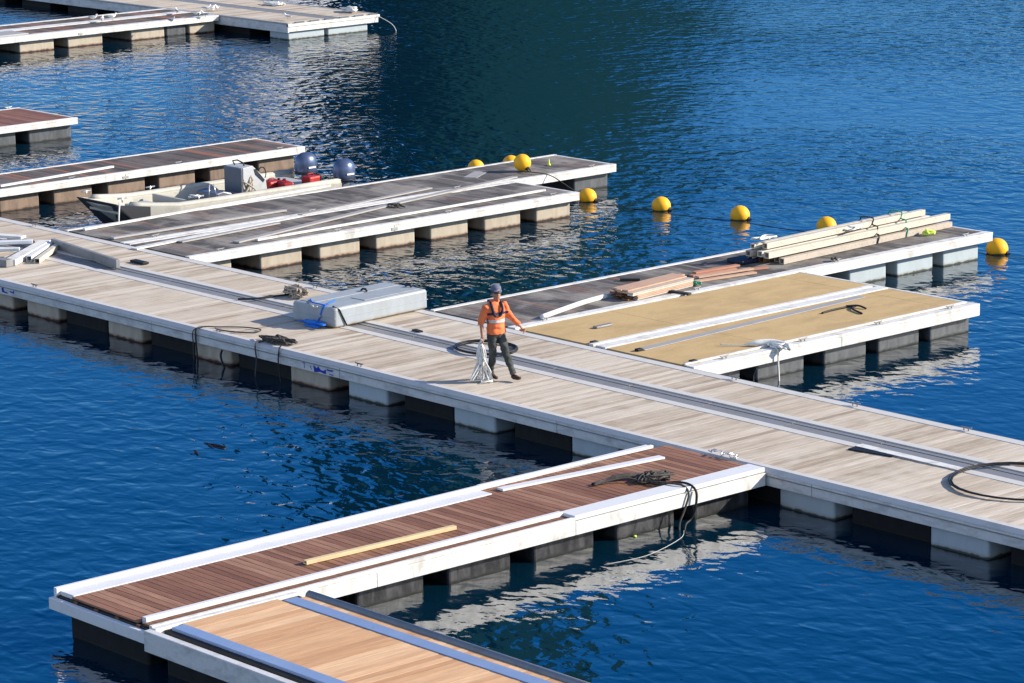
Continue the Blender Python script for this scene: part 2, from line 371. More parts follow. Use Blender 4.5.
# ------------------------------------------------------------------ docks
def planks(x0, x1, y0, y1, w, along, z=DZ, th=.03, gap=.006, jit=.0015, split=None):
    """one mesh of planks; 'along' is the direction of each plank"""
    mb = MB(); a0, a1 = (x0, x1) if along == 'Y' else (y0, y1)
    n = max(1, int(round((a1-a0)/w))); w = (a1-a0)/n
    for i in range(n):
        s, e = a0+i*w+gap/2, a0+(i+1)*w-gap/2; t = z + random.uniform(-jit, jit)
        if along == 'Y': mb.box(s, e, y0, y1, z-th, t)
        else: mb.box(x0, x1, s, e, z-th, t)
    return mb
def rrbox(x0, x1, y0, y1, z0, z1, r=.05):
    """float shell with rounded vertical corners and a shallow groove"""
    mb = MB(); pts = []
    for cx, cy, a in ((x1-r, y1-r, 0), (x0+r, y1-r, 90), (x0+r, y0+r, 180), (x1-r, y0+r, 270)):
        for k in range(4):
            t = math.radians(a + 30*k); pts.append((cx+math.cos(t)*r, cy+math.sin(t)*r))
    n = len(pts); cx, cy = (x0+x1)/2, (y0+y1)/2
    vs = []
    for z, s in ((z0, .93), (z0+.12, 1), (z1-.03, 1), (z1, .97)):
        vs += [(cx+(p[0]-cx)*s, cy+(p[1]-cy)*s, z) for p in pts]
    fs = []
    for j in range(3):
        for k in range(n):
            m = (k+1) % n; fs.append((j*n+k, j*n+m, (j+1)*n+m, (j+1)*n+k))
    fs += [tuple(range(n))[::-1], tuple(range(3*n, 4*n))]
    mb.add(vs, fs); return mb
def cleat(parent, x, y, rz=0, z=DZ+.01, L=None, m='steel'):
    loc = parent.location
    mb = MB(); c, s = math.cos(rz), math.sin(rz)
    def T(a, b, h): return (x + a*c - b*s, y + a*s + b*c, z + h)
    for q in (-.05, .05): mb.tube([T(q,0,0), T(q,0,.045)], .012, 6)
    mb.tube([T(-.12,0,.058), T(-.07,0,.048), T(.07,0,.048), T(.12,0,.058)], [.009,.013,.013,.009], 6)
    return mb.build('cleat', M[m], parent, loc)

def finger(x0, x1, y0, y1, label, group, deck, z0=.41, wf='white', fmat='float_beige', floats=(), far_kerb=.14, near_kerb=.10,
           pw=.135, deckz=DZ, name='finger_pontoon', end=True, end_low=False, kerb_mat=None, z_top=None):
    cx, cy = (x0+x1)/2, (y0+y1)/2
    t = thing(name, (cx, cy, 0), label, 'pontoon', group); L = t.location
    km = M[kerb_mat or wf]
    planks(x0+far_kerb, x1-near_kerb, y0+.03, y1-.09, pw, 'X').build('decking', M[deck], t, L)
    MB().box(x1-near_kerb+.004, x1+.004, y0, y1, DZ-.05, DZ+.012).build('edge_profile', km, t, L, .006)
    MB().box(x0-.004, x0+far_kerb-.004, y0, y1, DZ-.05, DZ+.012).build('edge_profile', km, t, L, .006)
    ns = max(1, round((y1-y0)/5.8)); st = (y1-y0)/ns
    for k in range(ns): MB().box(x1-.055, x1+random.uniform(-.003,.003), y0+k*st+.005*(k > 0), y0+(k+1)*st-.005*(k < ns-1), z0, DZ-.053).build('fascia', M[wf], t, L, .008)
    for k in range(1, ns): MB().box(x1+.004, x1+.012, y0+k*st-.09, y0+k*st+.09, z0+.03, DZ-.09).build('joint_plate', M['alu'], t, L, .003)
    MB().box(x0, x0+.055, y0, y1, z0, DZ-.053).build('fascia', M[wf], t, L, .008)
    MB().box(x0+.058, x1-.058, y1-.085, y1, z0, DZ+.004).build('end_fascia', M[wf], t, L, .008)
    MB().box(x0+.06, x1-.06, y0+.05, y1-.09, z0+.02, DZ-.035).build('frame', M['under'], t, L)
    proto = None
    for (a, b, mt) in floats:
        mb = rrbox(x0+.2, x1-.2, a, b, -.35, z0+.015); o = mb.build('float', M[mt], t, L)
    return t

# main pontoon ------------------------------------------------------------
MX0, MX1 = -42., 22.
t = thing('main_pontoon', (0, 1, 0), 'long pale planked pontoon crossing the whole picture with a grey service channel down its middle', 'pontoon')
L = t.location
planks(MX0, MX1, -.985, .855, .142, 'Y', gap=.009).build('decking', M['deck_pale'], t, L)
planks(MX0, MX1, 1.725, 2.875, .142, 'Y', gap=.009).build('decking', M['deck_pale'], t, L)
tops = ((-1.12, -.99, 'alu_light', .008, 'edge_profile'), (.86, 1.06, 'alu_light', .008, 'channel_edge'), (1.54, 1.72, 'alu_light', .008, 'channel_edge'), (2.88, 3.10, 'alu_light', .008, 'edge_profile'))
for (a, b, mt, dz, nm) in tops: MB().box(MX0, MX1, a, b, DZ-.05, DZ+dz).build(nm, M[mt], t, L, .004)
MB().prism([(-1.124, DZ+.002), (-1.2, DZ-.045), (-1.2, DZ-.07), (-1.124, DZ-.07)], (0,1,0), (0,0,1), (MX0,0,0), (MX1-MX0,0,0)).build('edge_profile', M['alu_light'], t, L)
xs = [MX0] + [-33., -27., -21., -15.02, -9., -3.05, 2.9, 8.85, 14.8] + [MX1]
for a, b in zip(xs[:-1], xs[1:]):
    MB().box(a+.006, b-.006, -1.205, -1.13, .33, DZ-.073).build('fascia', M['alu_face'], t, L, .008)
    MB().box(a+.006, b-.006, -1.225, -1.207, DZ-.115, DZ-.10).build('rub_strip', M['alu_mid'], t, L)
MB().box(MX0, MX1, 3.104, 3.19, .42, DZ-.012).build('rubber_rail', M['alu_dark'], t, L, .01)
MB().box(MX0, MX1, 3.104, 3.17, .33, .418).build('fascia', M['alu_face'], t, L)
MB().box(MX0, MX1, -1.12, 3.10, .35, DZ-.055).build('frame', M['under'], t, L)
# service channel: sunk covers with joints and two long grooves
mb = MB(); x = MX0
while x < MX1:
    mb.box(x+.004, x+1.98, 1.064, 1.20, DZ-.05, DZ-.012); mb.box(x+.004, x+1.98, 1.215, 1.39, DZ-.05, DZ-.022); mb.box(x+.004, x+1.98, 1.405, 1.536, DZ-.05, DZ-.012); x += 2.
mb.build('channel_cover', M['alu_mid'], t, L)
MAIN = t
for i, (a, b, mt) in enumerate([(-41,-39.9,'float_beige'),(-38,-36.9,'float_beige'),(-35,-33.9,'float_beige'),(-32,-30.9,'float_beige'),(-29,-27.9,'float_beige'),(-26,-24.9,'float_beige'),(-23,-21.9,'float_beige'),(-20,-18.9,'float_beige'),(-17.6,-16.5,'float_beige'),(-15.05,-13.92,'float_beige'),(-13.39,-12.21,'float_beige'),(-10.43,-9.25,'float_beige'),(-7.47,-6.29,'float_beige'),
        (-4.42,-3.24,'float_beige'),(-2.68,-1.55,'float_blue'),(.31,1.43,'float_blue'),(3.4,4.58,'float_blue'),(5.6,6.7,'float_blue'),(8.30,9.49,'float_blue'),(11.47,12.63,'float_blue'),(14.5,15.65,'float_blue'),(17.6,18.7,'float_blue')]):
    a -= .24; b -= .24
    rrbox(a, b, -1.11, 0., -.35, .345).build('float', M[mt], t, L)
    rrbox(a, b, 2.0, 3.05, -.35, .345).build('float', M[mt], t, L)
for a, b in ((-12.1,-10.6), (-9.1,-7.6), (-6.2,-4.5), (-1.2,.2), (1.8,3.3), (6.9,8.2), (9.75,11.4), (12.95,14.4)):
    rrbox(a-.24, b-.24, -1.0, 2.9, -.35, .345).build('float', M['float_black'], t, L)
for px in ((-13.370, -1.003), (-6.963, -1.148), (-2.636, -1.447)): cleat(t, px[0], -1.06, 0, m='alu_dark')
for px in ((-9.062, 2.284), (3.050, 2.892), (5.965, 2.744), (8.466, 3.095), (-19.510, 3.076)): cleat(t, px[0], 3.0, 0, m='alu_mid')
# spray paint on the near face
def paint_mark(parent, shapes, m, yface=-1.2065):
    mb = MB()
    for poly in shapes: mb.prism(poly, (1,0,0), (0,0,1), (0, yface, 0), (0, -.002, 0))
    return mb.build('paint_mark', M[m], parent, parent.location)
paint_mark(t, [[(-3.82,.47),(-3.80,.34),(-3.70,.35),(-3.62,.37),(-3.50,.35),(-3.44,.36),(-3.45,.44),(-3.53,.40),(-3.60,.41),(-3.68,.47),(-3.72,.42)],
               [(-3.42,.43),(-3.30,.42),(-3.22,.44),(-3.23,.46),(-3.32,.45),(-3.42,.455)],
               [(-3.36,.36),(-3.22,.35),(-3.24,.37),(-3.34,.375)], [(-3.93,.43),(-3.88,.37),(-3.865,.37),(-3.91,.44)],
               [(-4.16,.46),(-4.05,.46),(-4.06,.47),(-4.15,.475)], [(-4.11,.46),(-4.10,.37),(-4.085,.37),(-4.095,.46)]], 'blue_paint')
paint_mark(t, [[(-14.75,.50),(-14.72,.40),(-14.56,.40),(-14.50,.45),(-14.60,.50)], [(-14.42,.47),(-14.40,.38),(-14.2,.37),(-14.18,.39),(-14.32,.41),(-14.34,.48)],
               [(-14.10,.42),(-13.95,.40),(-13.93,.47),(-13.96,.47),(-13.99,.43),(-14.08,.45)]], 'blue_paint')

# near left finger with brown planks -----------------------------------------
def flrow(s, e, per, ln, mt, skip=()):
    out = []; y = s; k = 0
    while y + ln < e:
        if k not in skip: out.append((y, y+ln, mt))
        y += per; k += 1
    return out
x0, x1, y0, y1 = 5.50, 7.88, -13.26, -1.215
F1 = thing('finger_pontoon', ((x0+x1)/2, (y0+y1)/2, 0), 'pontoon finger of new dark brown planks reaching from the main pontoon to the lower left', 'pontoon', 'finger pontoons'); L = F1.location
planks(x0+.42, 7.50, y0+.02, -5.35, .135, 'X', gap=.013).build('decking', M['deck_brown'], F1, L)
planks(x0+.10, 7.50, -5.345, y1, .135, 'X', gap=.013).build('decking', M['deck_brown'], F1, L)
MB().box(x0, x0+.075, y0, -1.6, DZ-.05, DZ+.06).build('edge_profile', M['white_new'], F1, L, .006)
MB().box(x0+.08, x0+.41, y0+.06, -5.35, DZ-.05, DZ+.012).build('edge_profile', M['white_new'], F1, L, .004)
MB().box(7.505, 7.60, y0+.1, -5.4, DZ-.05, DZ+.05).build('edge_profile', M['white_new'], F1, L, .006)
planks(7.606, 7.80, y0+.05, -5.4, .135, 'X', z=DZ-.012).build('decking', M['brown_board'], F1, L)
MB().box(7.505, 7.86, -5.395, y1-.02, DZ-.04, DZ+.035).build('edge_profile', M['white_new'], F1, L, .008)
MB().box(7.806, 7.875, y0, -5.4, DZ-.05, DZ+.012).build('edge_profile', M['white'], F1, L, .006)
for a, b in ((y0, -9.31), (-9.30, -5.4), (-5.39, y1-.02)): MB().box(7.825, 7.88, a, b, .335, DZ-.053).build('fascia', M['white'], F1, L, .008)
MB().box(x0, x0+.055, y0, y1-.02, .335, DZ-.053).build('fascia', M['white'], F1, L, .008)
MB().box(x0-.01, 7.87, y0-.085, y0-.003, .36, DZ-.07).build('end_fascia', M['white_new'], F1, L, .01)
for k in range(4): MB().box(x0+.5+k*.5, x0+.58+k*.5, y0+.0, y0+.018, DZ-.09, DZ-.035).build('bracket', M['brown_board'], F1, L)
MB().box(x0+.06, 7.82, y0+.02, y1-.03, .34, DZ-.055).build('frame', M['under'], F1, L)
for (a, b) in ((-13.2,-11.7),(-11.25,-9.98),(-9.54,-8.25),(-7.79,-6.54),(-6.09,-4.82),(-4.36,-3.08),(-2.66,-1.4)):
    rrbox(x0+.3, 7.68, a, b, -.35, .345).build('float', M['float_char'] if a > -10 else M['float_black'], F1, L)

# near right pontoon with tan planks -------------------------------------------
gx0, gx1, gy0, gy1 = 7.90, 24., -13.42, -10.68
G = thing('finger_pontoon', ((gx0+gx1)/2, (gy0+gy1)/2, 0), 'pontoon of fresh light tan planks with sky-tinted aluminium edge strips at the bottom of the picture', 'pontoon', 'finger pontoons'); L = G.location
planks(gx0+.12, gx1, -12.87, -11.225, .145, 'Y').build('decking', M['deck_tan'], G, L)
planks(gx0+.30, gx1, -10.985, -10.845, .145, 'Y').build('decking', M['deck_tan'], G, L)
MB().box(gx0+.26, gx1, -11.22, -10.99, DZ-.03, DZ+.014).build('edge_profile', M['sky_tint_alu'], G, L, .003)
MB().tube([(gx0+.25, -10.76, DZ-.02), (gx1, -10.76, DZ-.02)], .075, 12).build('rubber_rail', M['alu_mid'], G, L)
MB().box(gx0+.20, gx1, -13.09, -12.875, DZ-.03, DZ+.014).build('edge_profile', M['sky_tint_alu'], G, L, .003)
MB().box(gx0+.2, gx1, -13.28, -13.16, DZ-.2, DZ-.10).build('edge_profile', M['alu_mid'], G, L)
MB().box(gx0+.0, gx1, gy0, -13.30, .30, DZ-.004).build('fascia', M['alu_face'], G, L, .01)
MB().box(gx0+.0, gx0+.10, -13.29, gy1-.16, .34, DZ+.006).build('end_fascia', M['white'], G, L, .006)
MB().box(gx0+.2, gx1, -10.83, gy1, .30, DZ-.1).build('fascia', M['white'], G, L)
MB().box(gx0+.11, gx1, -13.15, -10.84, .33, DZ-.035).build('frame', M['under'], G, L)
for k in range(8):
    rrbox(gx0+.25+k*1.95, gx0+1.95+k*1.95, gy0+.18, gy1-.1, -.35, .315).build('float', M['float_black'], G, L)

# far side fingers ---------------------------------------------------------------
FG = 'finger pontoons'
C1 = finger(-16.17, -13.74, 3.2, 14.87, 'shorter dark planked finger with beige floats right behind the grey float box', FG, 'deck_grey', fmat='float_beige',
            floats=[(a, b, 'float_beige') for a, b in ((3.5,4.5),(5.29,6.48),(6.97,8.17),(8.63,9.82),(10.28,11.46),(11.96,13.13),(13.62,14.75))], far_kerb=.2, near_kerb=.16)
C2 = finger(-18.55, -16.2, 3.2, 18.45, 'longer grey planked finger with a yellow buoy on its far end', FG, 'deck_grey',
            floats=[(a, b, 'float_grey') for a, b in ((3.6,4.8),(5.4,6.6),(7.2,8.4),(9.,10.2),(10.8,12.),(12.6,13.8),(14.9,16.1),(17.16,18.35))], far_kerb=.12, near_kerb=.16)
D1 = finger(-5.62, -3.08, 3.2, 17.55, 'dark planked finger with pale blue floats that carries the lumber stack', FG, 'deck_grey',
            floats=[(a, b, 'float_blue') for a, b in ((3.6,4.8),(5.3,6.5),(7.1,8.3),(9.,10.2),(11.2,12.3),(13.03,14.23),(14.56,15.77),(16.09,17.31))], far_kerb=.13, near_kerb=.22)
# the sheeted finger: deck of tan boards
x0, x1, y0, y1 = -3.05, 1.82, 3.2, 11.27
D2 = thing('finger_pontoon', ((x0+x1)/2, (y0+y1)/2, 0), 'double width finger covered in tan plywood with white profiles, right of the walking man', 'pontoon', FG); L = D2.location
for (a, b) in ((-2.99, -.98), (-.52, 1.50)):
    mb = MB(); y = y0+.03; k = 0
    while y < y1-.3:
        e = min(y+2.44, y1-.1); mb.box(a, b, y+.004, e-.004, DZ-.03, DZ+.001*(k % 2)); y = e; k += 1
        if y1-.1-y < .4: 
            if y < y1-.11: mb.box(a, b, y+.004, y1-.1, DZ-.03, DZ)
            break
    mb.build('plywood_deck', M['plywood'], D2, L)
MB().box(-.975, -.86, y0, y1-.2, DZ-.03, DZ+.03).build('edge_profile', M['white'], D2, L, .004)
MB().box(-.855, -.80, y0, y1-.1, DZ-.05, DZ-.02).build('seam', M['under'], D2, L)
MB().box(-.795, -.525, y0, y1-.1, DZ-.03, DZ+.02).build('edge_profile', M['white'], D2, L, .004)
MB().box(1.505, 1.56, y0+.05, y1-.1, DZ-.03, DZ+.03).build('edge_profile', M['white'], D2, L, .004)
MB().box(1.565, 1.62, y0+.05, y1-.1, DZ-.03, DZ-.002).build('decking', M['plywood'], D2, L)
MB().box(1.625, 1.82, y0, y1, DZ-.05, DZ+.01).build('edge_profile', M['white'], D2, L, .006)
for a, b in ((y0, 7.2), (7.21, y1)): MB().box(1.765, 1.82, a, b, .365, DZ-.053).build('fascia', M['white'], D2, L, .008)
MB().box(x0, x1-.06, y1-.085, y1, .365, DZ+.004).build('end_fascia', M['white'], D2, L, .008)
MB().box(x0+.03, x1-.06, y0+.03, y1-.09, .38, DZ-.06).build('frame', M['under'], D2, L)
for (a, b) in ((3.6,4.64),(5.07-.02,6.55-.17),(6.92,8.14),(8.46,9.69),(9.99,11.2)): rrbox(-.6, x1-.2, a, b, -.35, .375).build('float', M['float_grey'], D2, L)
# left background fingers
B1 = finger(-26.6, -24.42, 3.2, 14.83, 'dark planked finger behind the work boat with brown floats', FG, 'deck_dark', z0=.42,
            floats=[(a, b, 'float_brown') for a, b in ((3.6,4.8),(5.34,6.52),(6.94,8.12),(8.58,9.76),(10.17,11.35),(11.8,12.98),(13.4,14.62))], far_kerb=.10, near_kerb=.12)
E1 = finger(-36.55, -33.5, 3.2, 13.75, 'short looking finger of reddish planks with grey floats at the left edge of the picture', FG, 'deck_red', z0=.42,
            floats=[(a, b, 'float_grey') for a, b in ((3.6,4.8),(5.4,6.6),(7.2,8.4),(9.,10.2),(10.6,11.78),(12.2,13.65))], far_kerb=.12, near_kerb=.12)
for q_ in (12.5, 13.35): cleat(E1, -36.46, q_, PI/2, z=DZ+.012, m='white')
A1 = finger(-54.9, -51.45, 14., 32.15, 'distant weathered pontoon finger with rusty beige floats at the top left', FG, 'deck_dark', z0=.41,
            floats=[(a, b, 'float_beige') for a, b in ((14.4,16.),(16.6,18.1),(18.7,20.2),(21.,22.5),(23.68,25.12),(25.69,27.17),(28.39,29.86),(30.95,32.1))]+[(29.95,30.8,'float_grey')], far_kerb=.22, near_kerb=.35)
MB().box(-53.6, -53.05, 14.1, 32.05, DZ-.02, DZ+.02).build('edge_profile', M['white'], A1, A1.location)
MB().box(-52.9, -51.82, 22.4, 24.2, DZ+.004, DZ+.05).build('cover_plate', M['alu'], A1, A1.location, .01)
for (c, b) in ((C1, 14.87), (C2, 18.45), (D1, 17.55), (D2, 11.27), (B1, 14.83)):
    xn = {C1: -13.83, C2: -16.28, D1: -3.2, D2: 1.72, B1: -24.49}[c]
    for k in range(4): cleat(c, xn, 3.9 + k*(b-4.9)/3 + .2, PI/2, z=DZ+.012, m='alu_mid')
# distant main pontoon
x0, x1, y0, y1 = -90., -47.45, 32.2, 36.35
A2 = thing('main_pontoon', ((x0+x1)/2, (y0+y1)/2, 0), 'distant wide pontoon running off the top edge of the picture, gulls standing on it', 'pontoon'); L = A2.location
planks(x0, x1-.1, y0+.16, y0+1.85, .15, 'Y').build('decking', M['deck_pale'], A2, L)
planks(x0, x1-.1, y0+2.5, y1-.12, .15, 'Y').build('decking', M['deck_pale'], A2, L)
MB().box(x0, x1-.1, y0+1.86, y0+2.49, DZ-.05, DZ-.01).build('channel_cover', M['alu_mid'], A2, L)
MB().box(x0, x1, y0, y0+.155, DZ-.05, DZ+.01).build('edge_profile', M['alu'], A2, L)
MB().box(x0, x1, y1-.115, y1, DZ-.05, DZ+.01).build('edge_profile', M['alu'], A2, L)
MB().box(x0, x1, y0-.0, y0+.06, .27, DZ-.053).build('fascia', M['alu_face'], A2, L)
MB().box(x1-.09, x1, y0+.06, y1, .30, DZ-.12).build('end_fascia', M['white'], A2, L)
MB().box(x1-.07, x1+.03, y0, y1+.05, DZ-.117, DZ-.02).build('end_fascia', M['white'], A2, L)
for k in range(6): MB().box(x1-.06, x1+.0, y0+.35+k*.68, y0+.75+k*.68, DZ-.018, DZ+.03).build('bracket', M['alu_dark'], A2, L)
MB().box(x0, x1-.1, y0+.07, y1-.05, .33, DZ-.055).build('frame', M['under'], A2, L)
rrbox(x1-1.2, x1-.12, 32.3, 33.95, -.35, .31).build('float', M['float_blue'], A2, L)
rrbox(x1-1.2, x1-.12, 34.1, 35.95, -.35, .31).build('float', M['float_blue'], A2, L)
for k in range(12): rrbox(x1-4.6-k*3.2, x1-2.6-k*3.2, y0+.25, y1-.2, -.35, .31).build('float', M['float_black'], A2, L)

# ------------------------------------------------------------------ loose things on the decks
def one(mb, name, m, label, cat, group=None, bevel=0, kind=None):
    """a single mesh thing, origin at its middle base"""
    n = len(mb.v); c = (sum(v[0] for v in mb.v)/n, sum(v[1] for v in mb.v)/n, min(v[2] for v in mb.v))
    return tag(mb.build(name, M[m], None, c, bevel), label, cat, group, kind)
def V3(p, z): return (p[0], p[1], z)

# big grey float box with lashing straps
bt = thing('float_box', (-6.27, 1.94, 0.6), 'big grey moulded float box lying across the pale deck, tied with blue straps', 'float box', rz=math.radians(4.0))
bt.location.z = DZ+.008
mb = MB()
hw, hl, hh = .615, 1.27, .40
prof = []
def rr(hw, hl, r, z):
    out = []
    for cx, cy, a in ((hw-r, hl-r, 0), (-hw+r, hl-r, 90), (-hw+r, -hl+r, 180), (hw-r, -hl+r, 270)):
        for k in range(5):
            t_ = math.radians(a + 22.5*k); out.append((cx+math.cos(t_)*r, cy+math.sin(t_)*r, z))
    return out
rings = [rr(hw-.03, hl-.03, .05, 0), rr(hw, hl, .06, .03), rr(hw, hl, .06, hh-.05), rr(hw-.015, hl-.015, .06, hh-.014), rr(hw-.05, hl-.05, .05, hh)]
n = len(rings[0]); vs = [v for r_ in rings for v in r_]
fs = [(j*n+k, j*n+(k+1) % n, (j+1)*n+(k+1) % n, (j+1)*n+k) for j in range(4) for k in range(n)] + [tuple(range(n))[::-1], tuple(range(4*n, 5*n))]
mb.add(vs, fs); mb.build('shell', M['box_grey'], bt)
MB().tube([(.20,-hl-.012,.20),(.20,-hl-.03,.20)], .04, 10).build('drain_plug', M['box_grey'], bt)
MB().box(-hw-.006, hw+.006, -hl-.006, hl+.006, .185, .197).build('mould_line', M['box_grey'], bt, (0,0,0), .003)
MB().box(.10, .50, -.35, 1.15, hh+.001, hh+.012).build('top_rib', M['box_grey'], bt, (0,0,0), .005)
MB().box(-.50, -.10, -1.15, 1.15, hh+.001, hh+.012).build('top_rib', M['box_grey'], bt, (0,0,0), .005)
for (x, y) in ((-.16, .25), (.22, 1.12)): MB().tube([(x-.08,y,hh+.02),(x-.03,y,hh+.06),(x+.05,y,hh+.06),(x+.09,y,hh+.02)], .022, 6).build('lug', M['black'], bt)
def strap(pts, w_=.05):
    mb = MB()
    for a, b in zip(pts[:-1], pts[1:]): mb.tube([a, b], .016, 6)
    return mb
strap([(.12,-hl-.01,.02),(.28,-hl-.012,.36),(.32,-hl+.05,hh+.03),(.10,-hl+.5,hh+.025)]).build('strap', M['blue_strap'], bt)
strap([(-.35,-hl+.25,hh+.02),(-.05,-hl+.03,hh+.03),(.34,-hl+.02,hh+.03)]).build('strap', M['blue_strap'], bt)
strap([(.50,-hl+.06,hh+.02),(.63,-hl+.12,.36),(.64,-hl+.30,.02)]).build('strap', M['black'], bt)
strap([(-.1,-hl+.01,hh+.02),(.05,-hl-.02,hh-.05),(.14,-hl-.02,hh-.02)]).build('strap', M['white'], bt)
# folded blue webbing on the deck in front of it
random.seed(5); mb = MB(); a = (-6.501, 0.612); b_ = (-5.646, 0.657)
for k in range(9):
    t0 = random.random()*.5; t1 = t0+.3+random.random()*.25
    p = [a[0]+(b_[0]-a[0])*t0, a[1]+(b_[1]-a[1])*t0-.02-random.random()*.12]; q = [a[0]+(b_[0]-a[0])*min(t1,1), a[1]+(b_[1]-a[1])*min(t1,1)-.02-random.random()*.12]
    mb.bar(p, q, .07, .012+.03*random.random(), DZ+.012+.012*k)
one(mb, 'folded_strap', 'blue_strap', 'bright blue webbing strap bunched on the deck against the grey float box', 'strap')

# rope piles
def pile(name, m, c, rx, ry, h, loops, r, label, seed, tail=(), ang=0, cat='rope'):
    random.seed(seed); pts = []; ca, sa = math.cos(ang), math.sin(ang)
    for k in range(loops*5):
        a = k*2*PI/5*(1+.13*math.sin(k)); q = .45+.55*random.random(); ox = (random.random()-.5)*rx*.7
        x = math.cos(a)*rx*q + ox; y = math.sin(a)*ry*q
        pts.append((c[0]+x*ca-y*sa, c[1]+x*sa+y*ca, DZ+.015+r+h*random.random()*(1-.6*abs(x)/max(rx,.01)*.5)))
    pts += list(tail)
    mb = MB().tube(catmull(pts, 6), r, 6)
    return one(mb, name, m, label, cat)
pile('rope_pile', 'rope_beige', (-8.614, 2.142), .34, .16, .22, 16, .016, 'faded beige rope heap left of the grey float box', 3)
pile('rope_pile', 'rope_dark', (-5.368, -0.862), .42, .20, .10, 12, .017, 'black and grey rope heap at the front edge of the pale deck', 8,
     tail=[(-5.6,-1.0,DZ+.03),(-5.55,-1.24,DZ+.0),(-5.52,-1.25,.30),(-5.5,-1.3,.06),(-5.5,-1.3,-.1)], ang=.2)
mb = MB().tube(catmull([(-5.0,-1.05,DZ+.03),(-4.86,-1.20,DZ+.01),(-4.84,-1.25,.40),(-4.78,-1.27,.15),(-4.7,-1.3,-.1)], 6), .014, 6)
one(mb, 'mooring_line', 'black', 'thin black line hanging over the edge below the black rope heap', 'rope')
lp = [(-7.55,-1.25,-.1),(-7.55,-1.25,.3),(-7.56,-1.235,.56),(-7.50,-1.05,DZ+.03),(-7.28,-.85,DZ+.03),(-6.9,-.52,DZ+.03),(-6.52,-.40,DZ+.03),(-6.36,-.55,DZ+.03),(-6.45,-.78,DZ+.03),(-6.8,-.95,DZ+.03),(-7.1,-1.0,DZ+.03)]
one(MB().tube(catmull(lp, 6), .014, 6), 'mooring_line', 'rope_dark', 'dark mooring line looped on the pale deck, its end hanging in the water', 'rope')
one(MB().tube(catmull([(-7.50,-1.06,DZ+.03),(-7.47,-1.23,DZ),(-7.45,-1.25,.3),(-7.4,-1.26,-.1)], 5), .018, 6), 'mooring_line', 'black', 'short black line hanging straight down from the cleat left of the looped line', 'rope')
one(MB().tube(catmull([(-6.62,-1.24,.33),(-6.65,-1.26,.2),(-6.5,-1.3,.02),(-6.4,-1.3,-.1)], 5), .022, 6), 'mooring_line', 'black', 'black line curving from below the deck into the water beside a beige float', 'rope')
# black hose from rope heap to channel
one(MB().tube(catmull([V3((-8.755, 2.149),DZ+.04), V3((-8.843, 1.777),DZ+.04), V3((-8.934, 1.333),DZ+.04), V3((-9.144, 1.059),DZ+.04)], 6), .022, 6), 'hose', 'black', 'short black hose running left from the beige rope heap', 'hose')
# black coils
def coil(c, r, turns, rr_, label, seed, name='hose_coil', m='black', el=1.0, jit=.06):
    random.seed(seed); pts = []; n_ = 26
    for k in range(int(turns*n_)+1):
        a = 2*PI*k/n_; q = r*(1+jit*math.sin(a*.37+seed)) ; pts.append((c[0]+math.cos(a)*q, c[1]+math.sin(a)*q*el, DZ+.012+rr_+ (k/n_)*rr_*.5 + .006*math.sin(a*3)))
    return one(MB().tube(pts, rr_, 7), name, m, label, 'hose')
coil((-2.037, 1.530), .62, 3.2, .019, 'thick black hose coil on the deck behind the walking man', 2, el=.85)
coil((11.309, 0.981), 1.12, 1.9, .017, 'thin black hose coil lying at the right edge of the pale deck', 4, jit=.02)
# grey plate beside the channel; a black wedge paints the shaded gap under it
c0, c1, c2 = (7.852, 0.745), (9.122, 0.709), (7.834, 1.107)
one(MB().prism([(7.942, 0.646), (7.913, 0.873), (8.769, 0.818), (8.784, 0.777)], (1,0,0), (0,1,0), (0,0,DZ+.004), (0,0,.02)), 'shade_wedge', 'black', 'thin black wedge painted as the shaded gap under the bright aluminium plate', 'shade_patch')
one(MB().bar((7.92,.93,DZ+.03), (10.2,.95,DZ+.012), .19, .008), 'aluminium_plate', 'white', 'bright aluminium plate lying slightly raised along the near edge of the channel', 'plate', bevel=.004)
one(MB().bar((-14.211, 2.036), (-13.720, 2.031), .16, .05, DZ+.01), 'timber_block', 'black', 'small dark block on the pale deck by the end of the upright profile', 'block', bevel=.006)
one(MB().bar((-4.325, 1.685), (-4.086, 1.661), .10, .03, DZ+.01), 'mooring_ring', 'black', 'tiny dark fitting on the pale deck right of the grey float box', 'fitting')
# upright box section standing along the channel at left
one(MB().bar((-16.95,1.80), (-13.80,1.36), .10, .19, DZ+.01), 'aluminium_profile', 'alu_mid', 'long grey profile standing on edge along the channel, at the left of the pale deck', 'profile', bevel=.01)

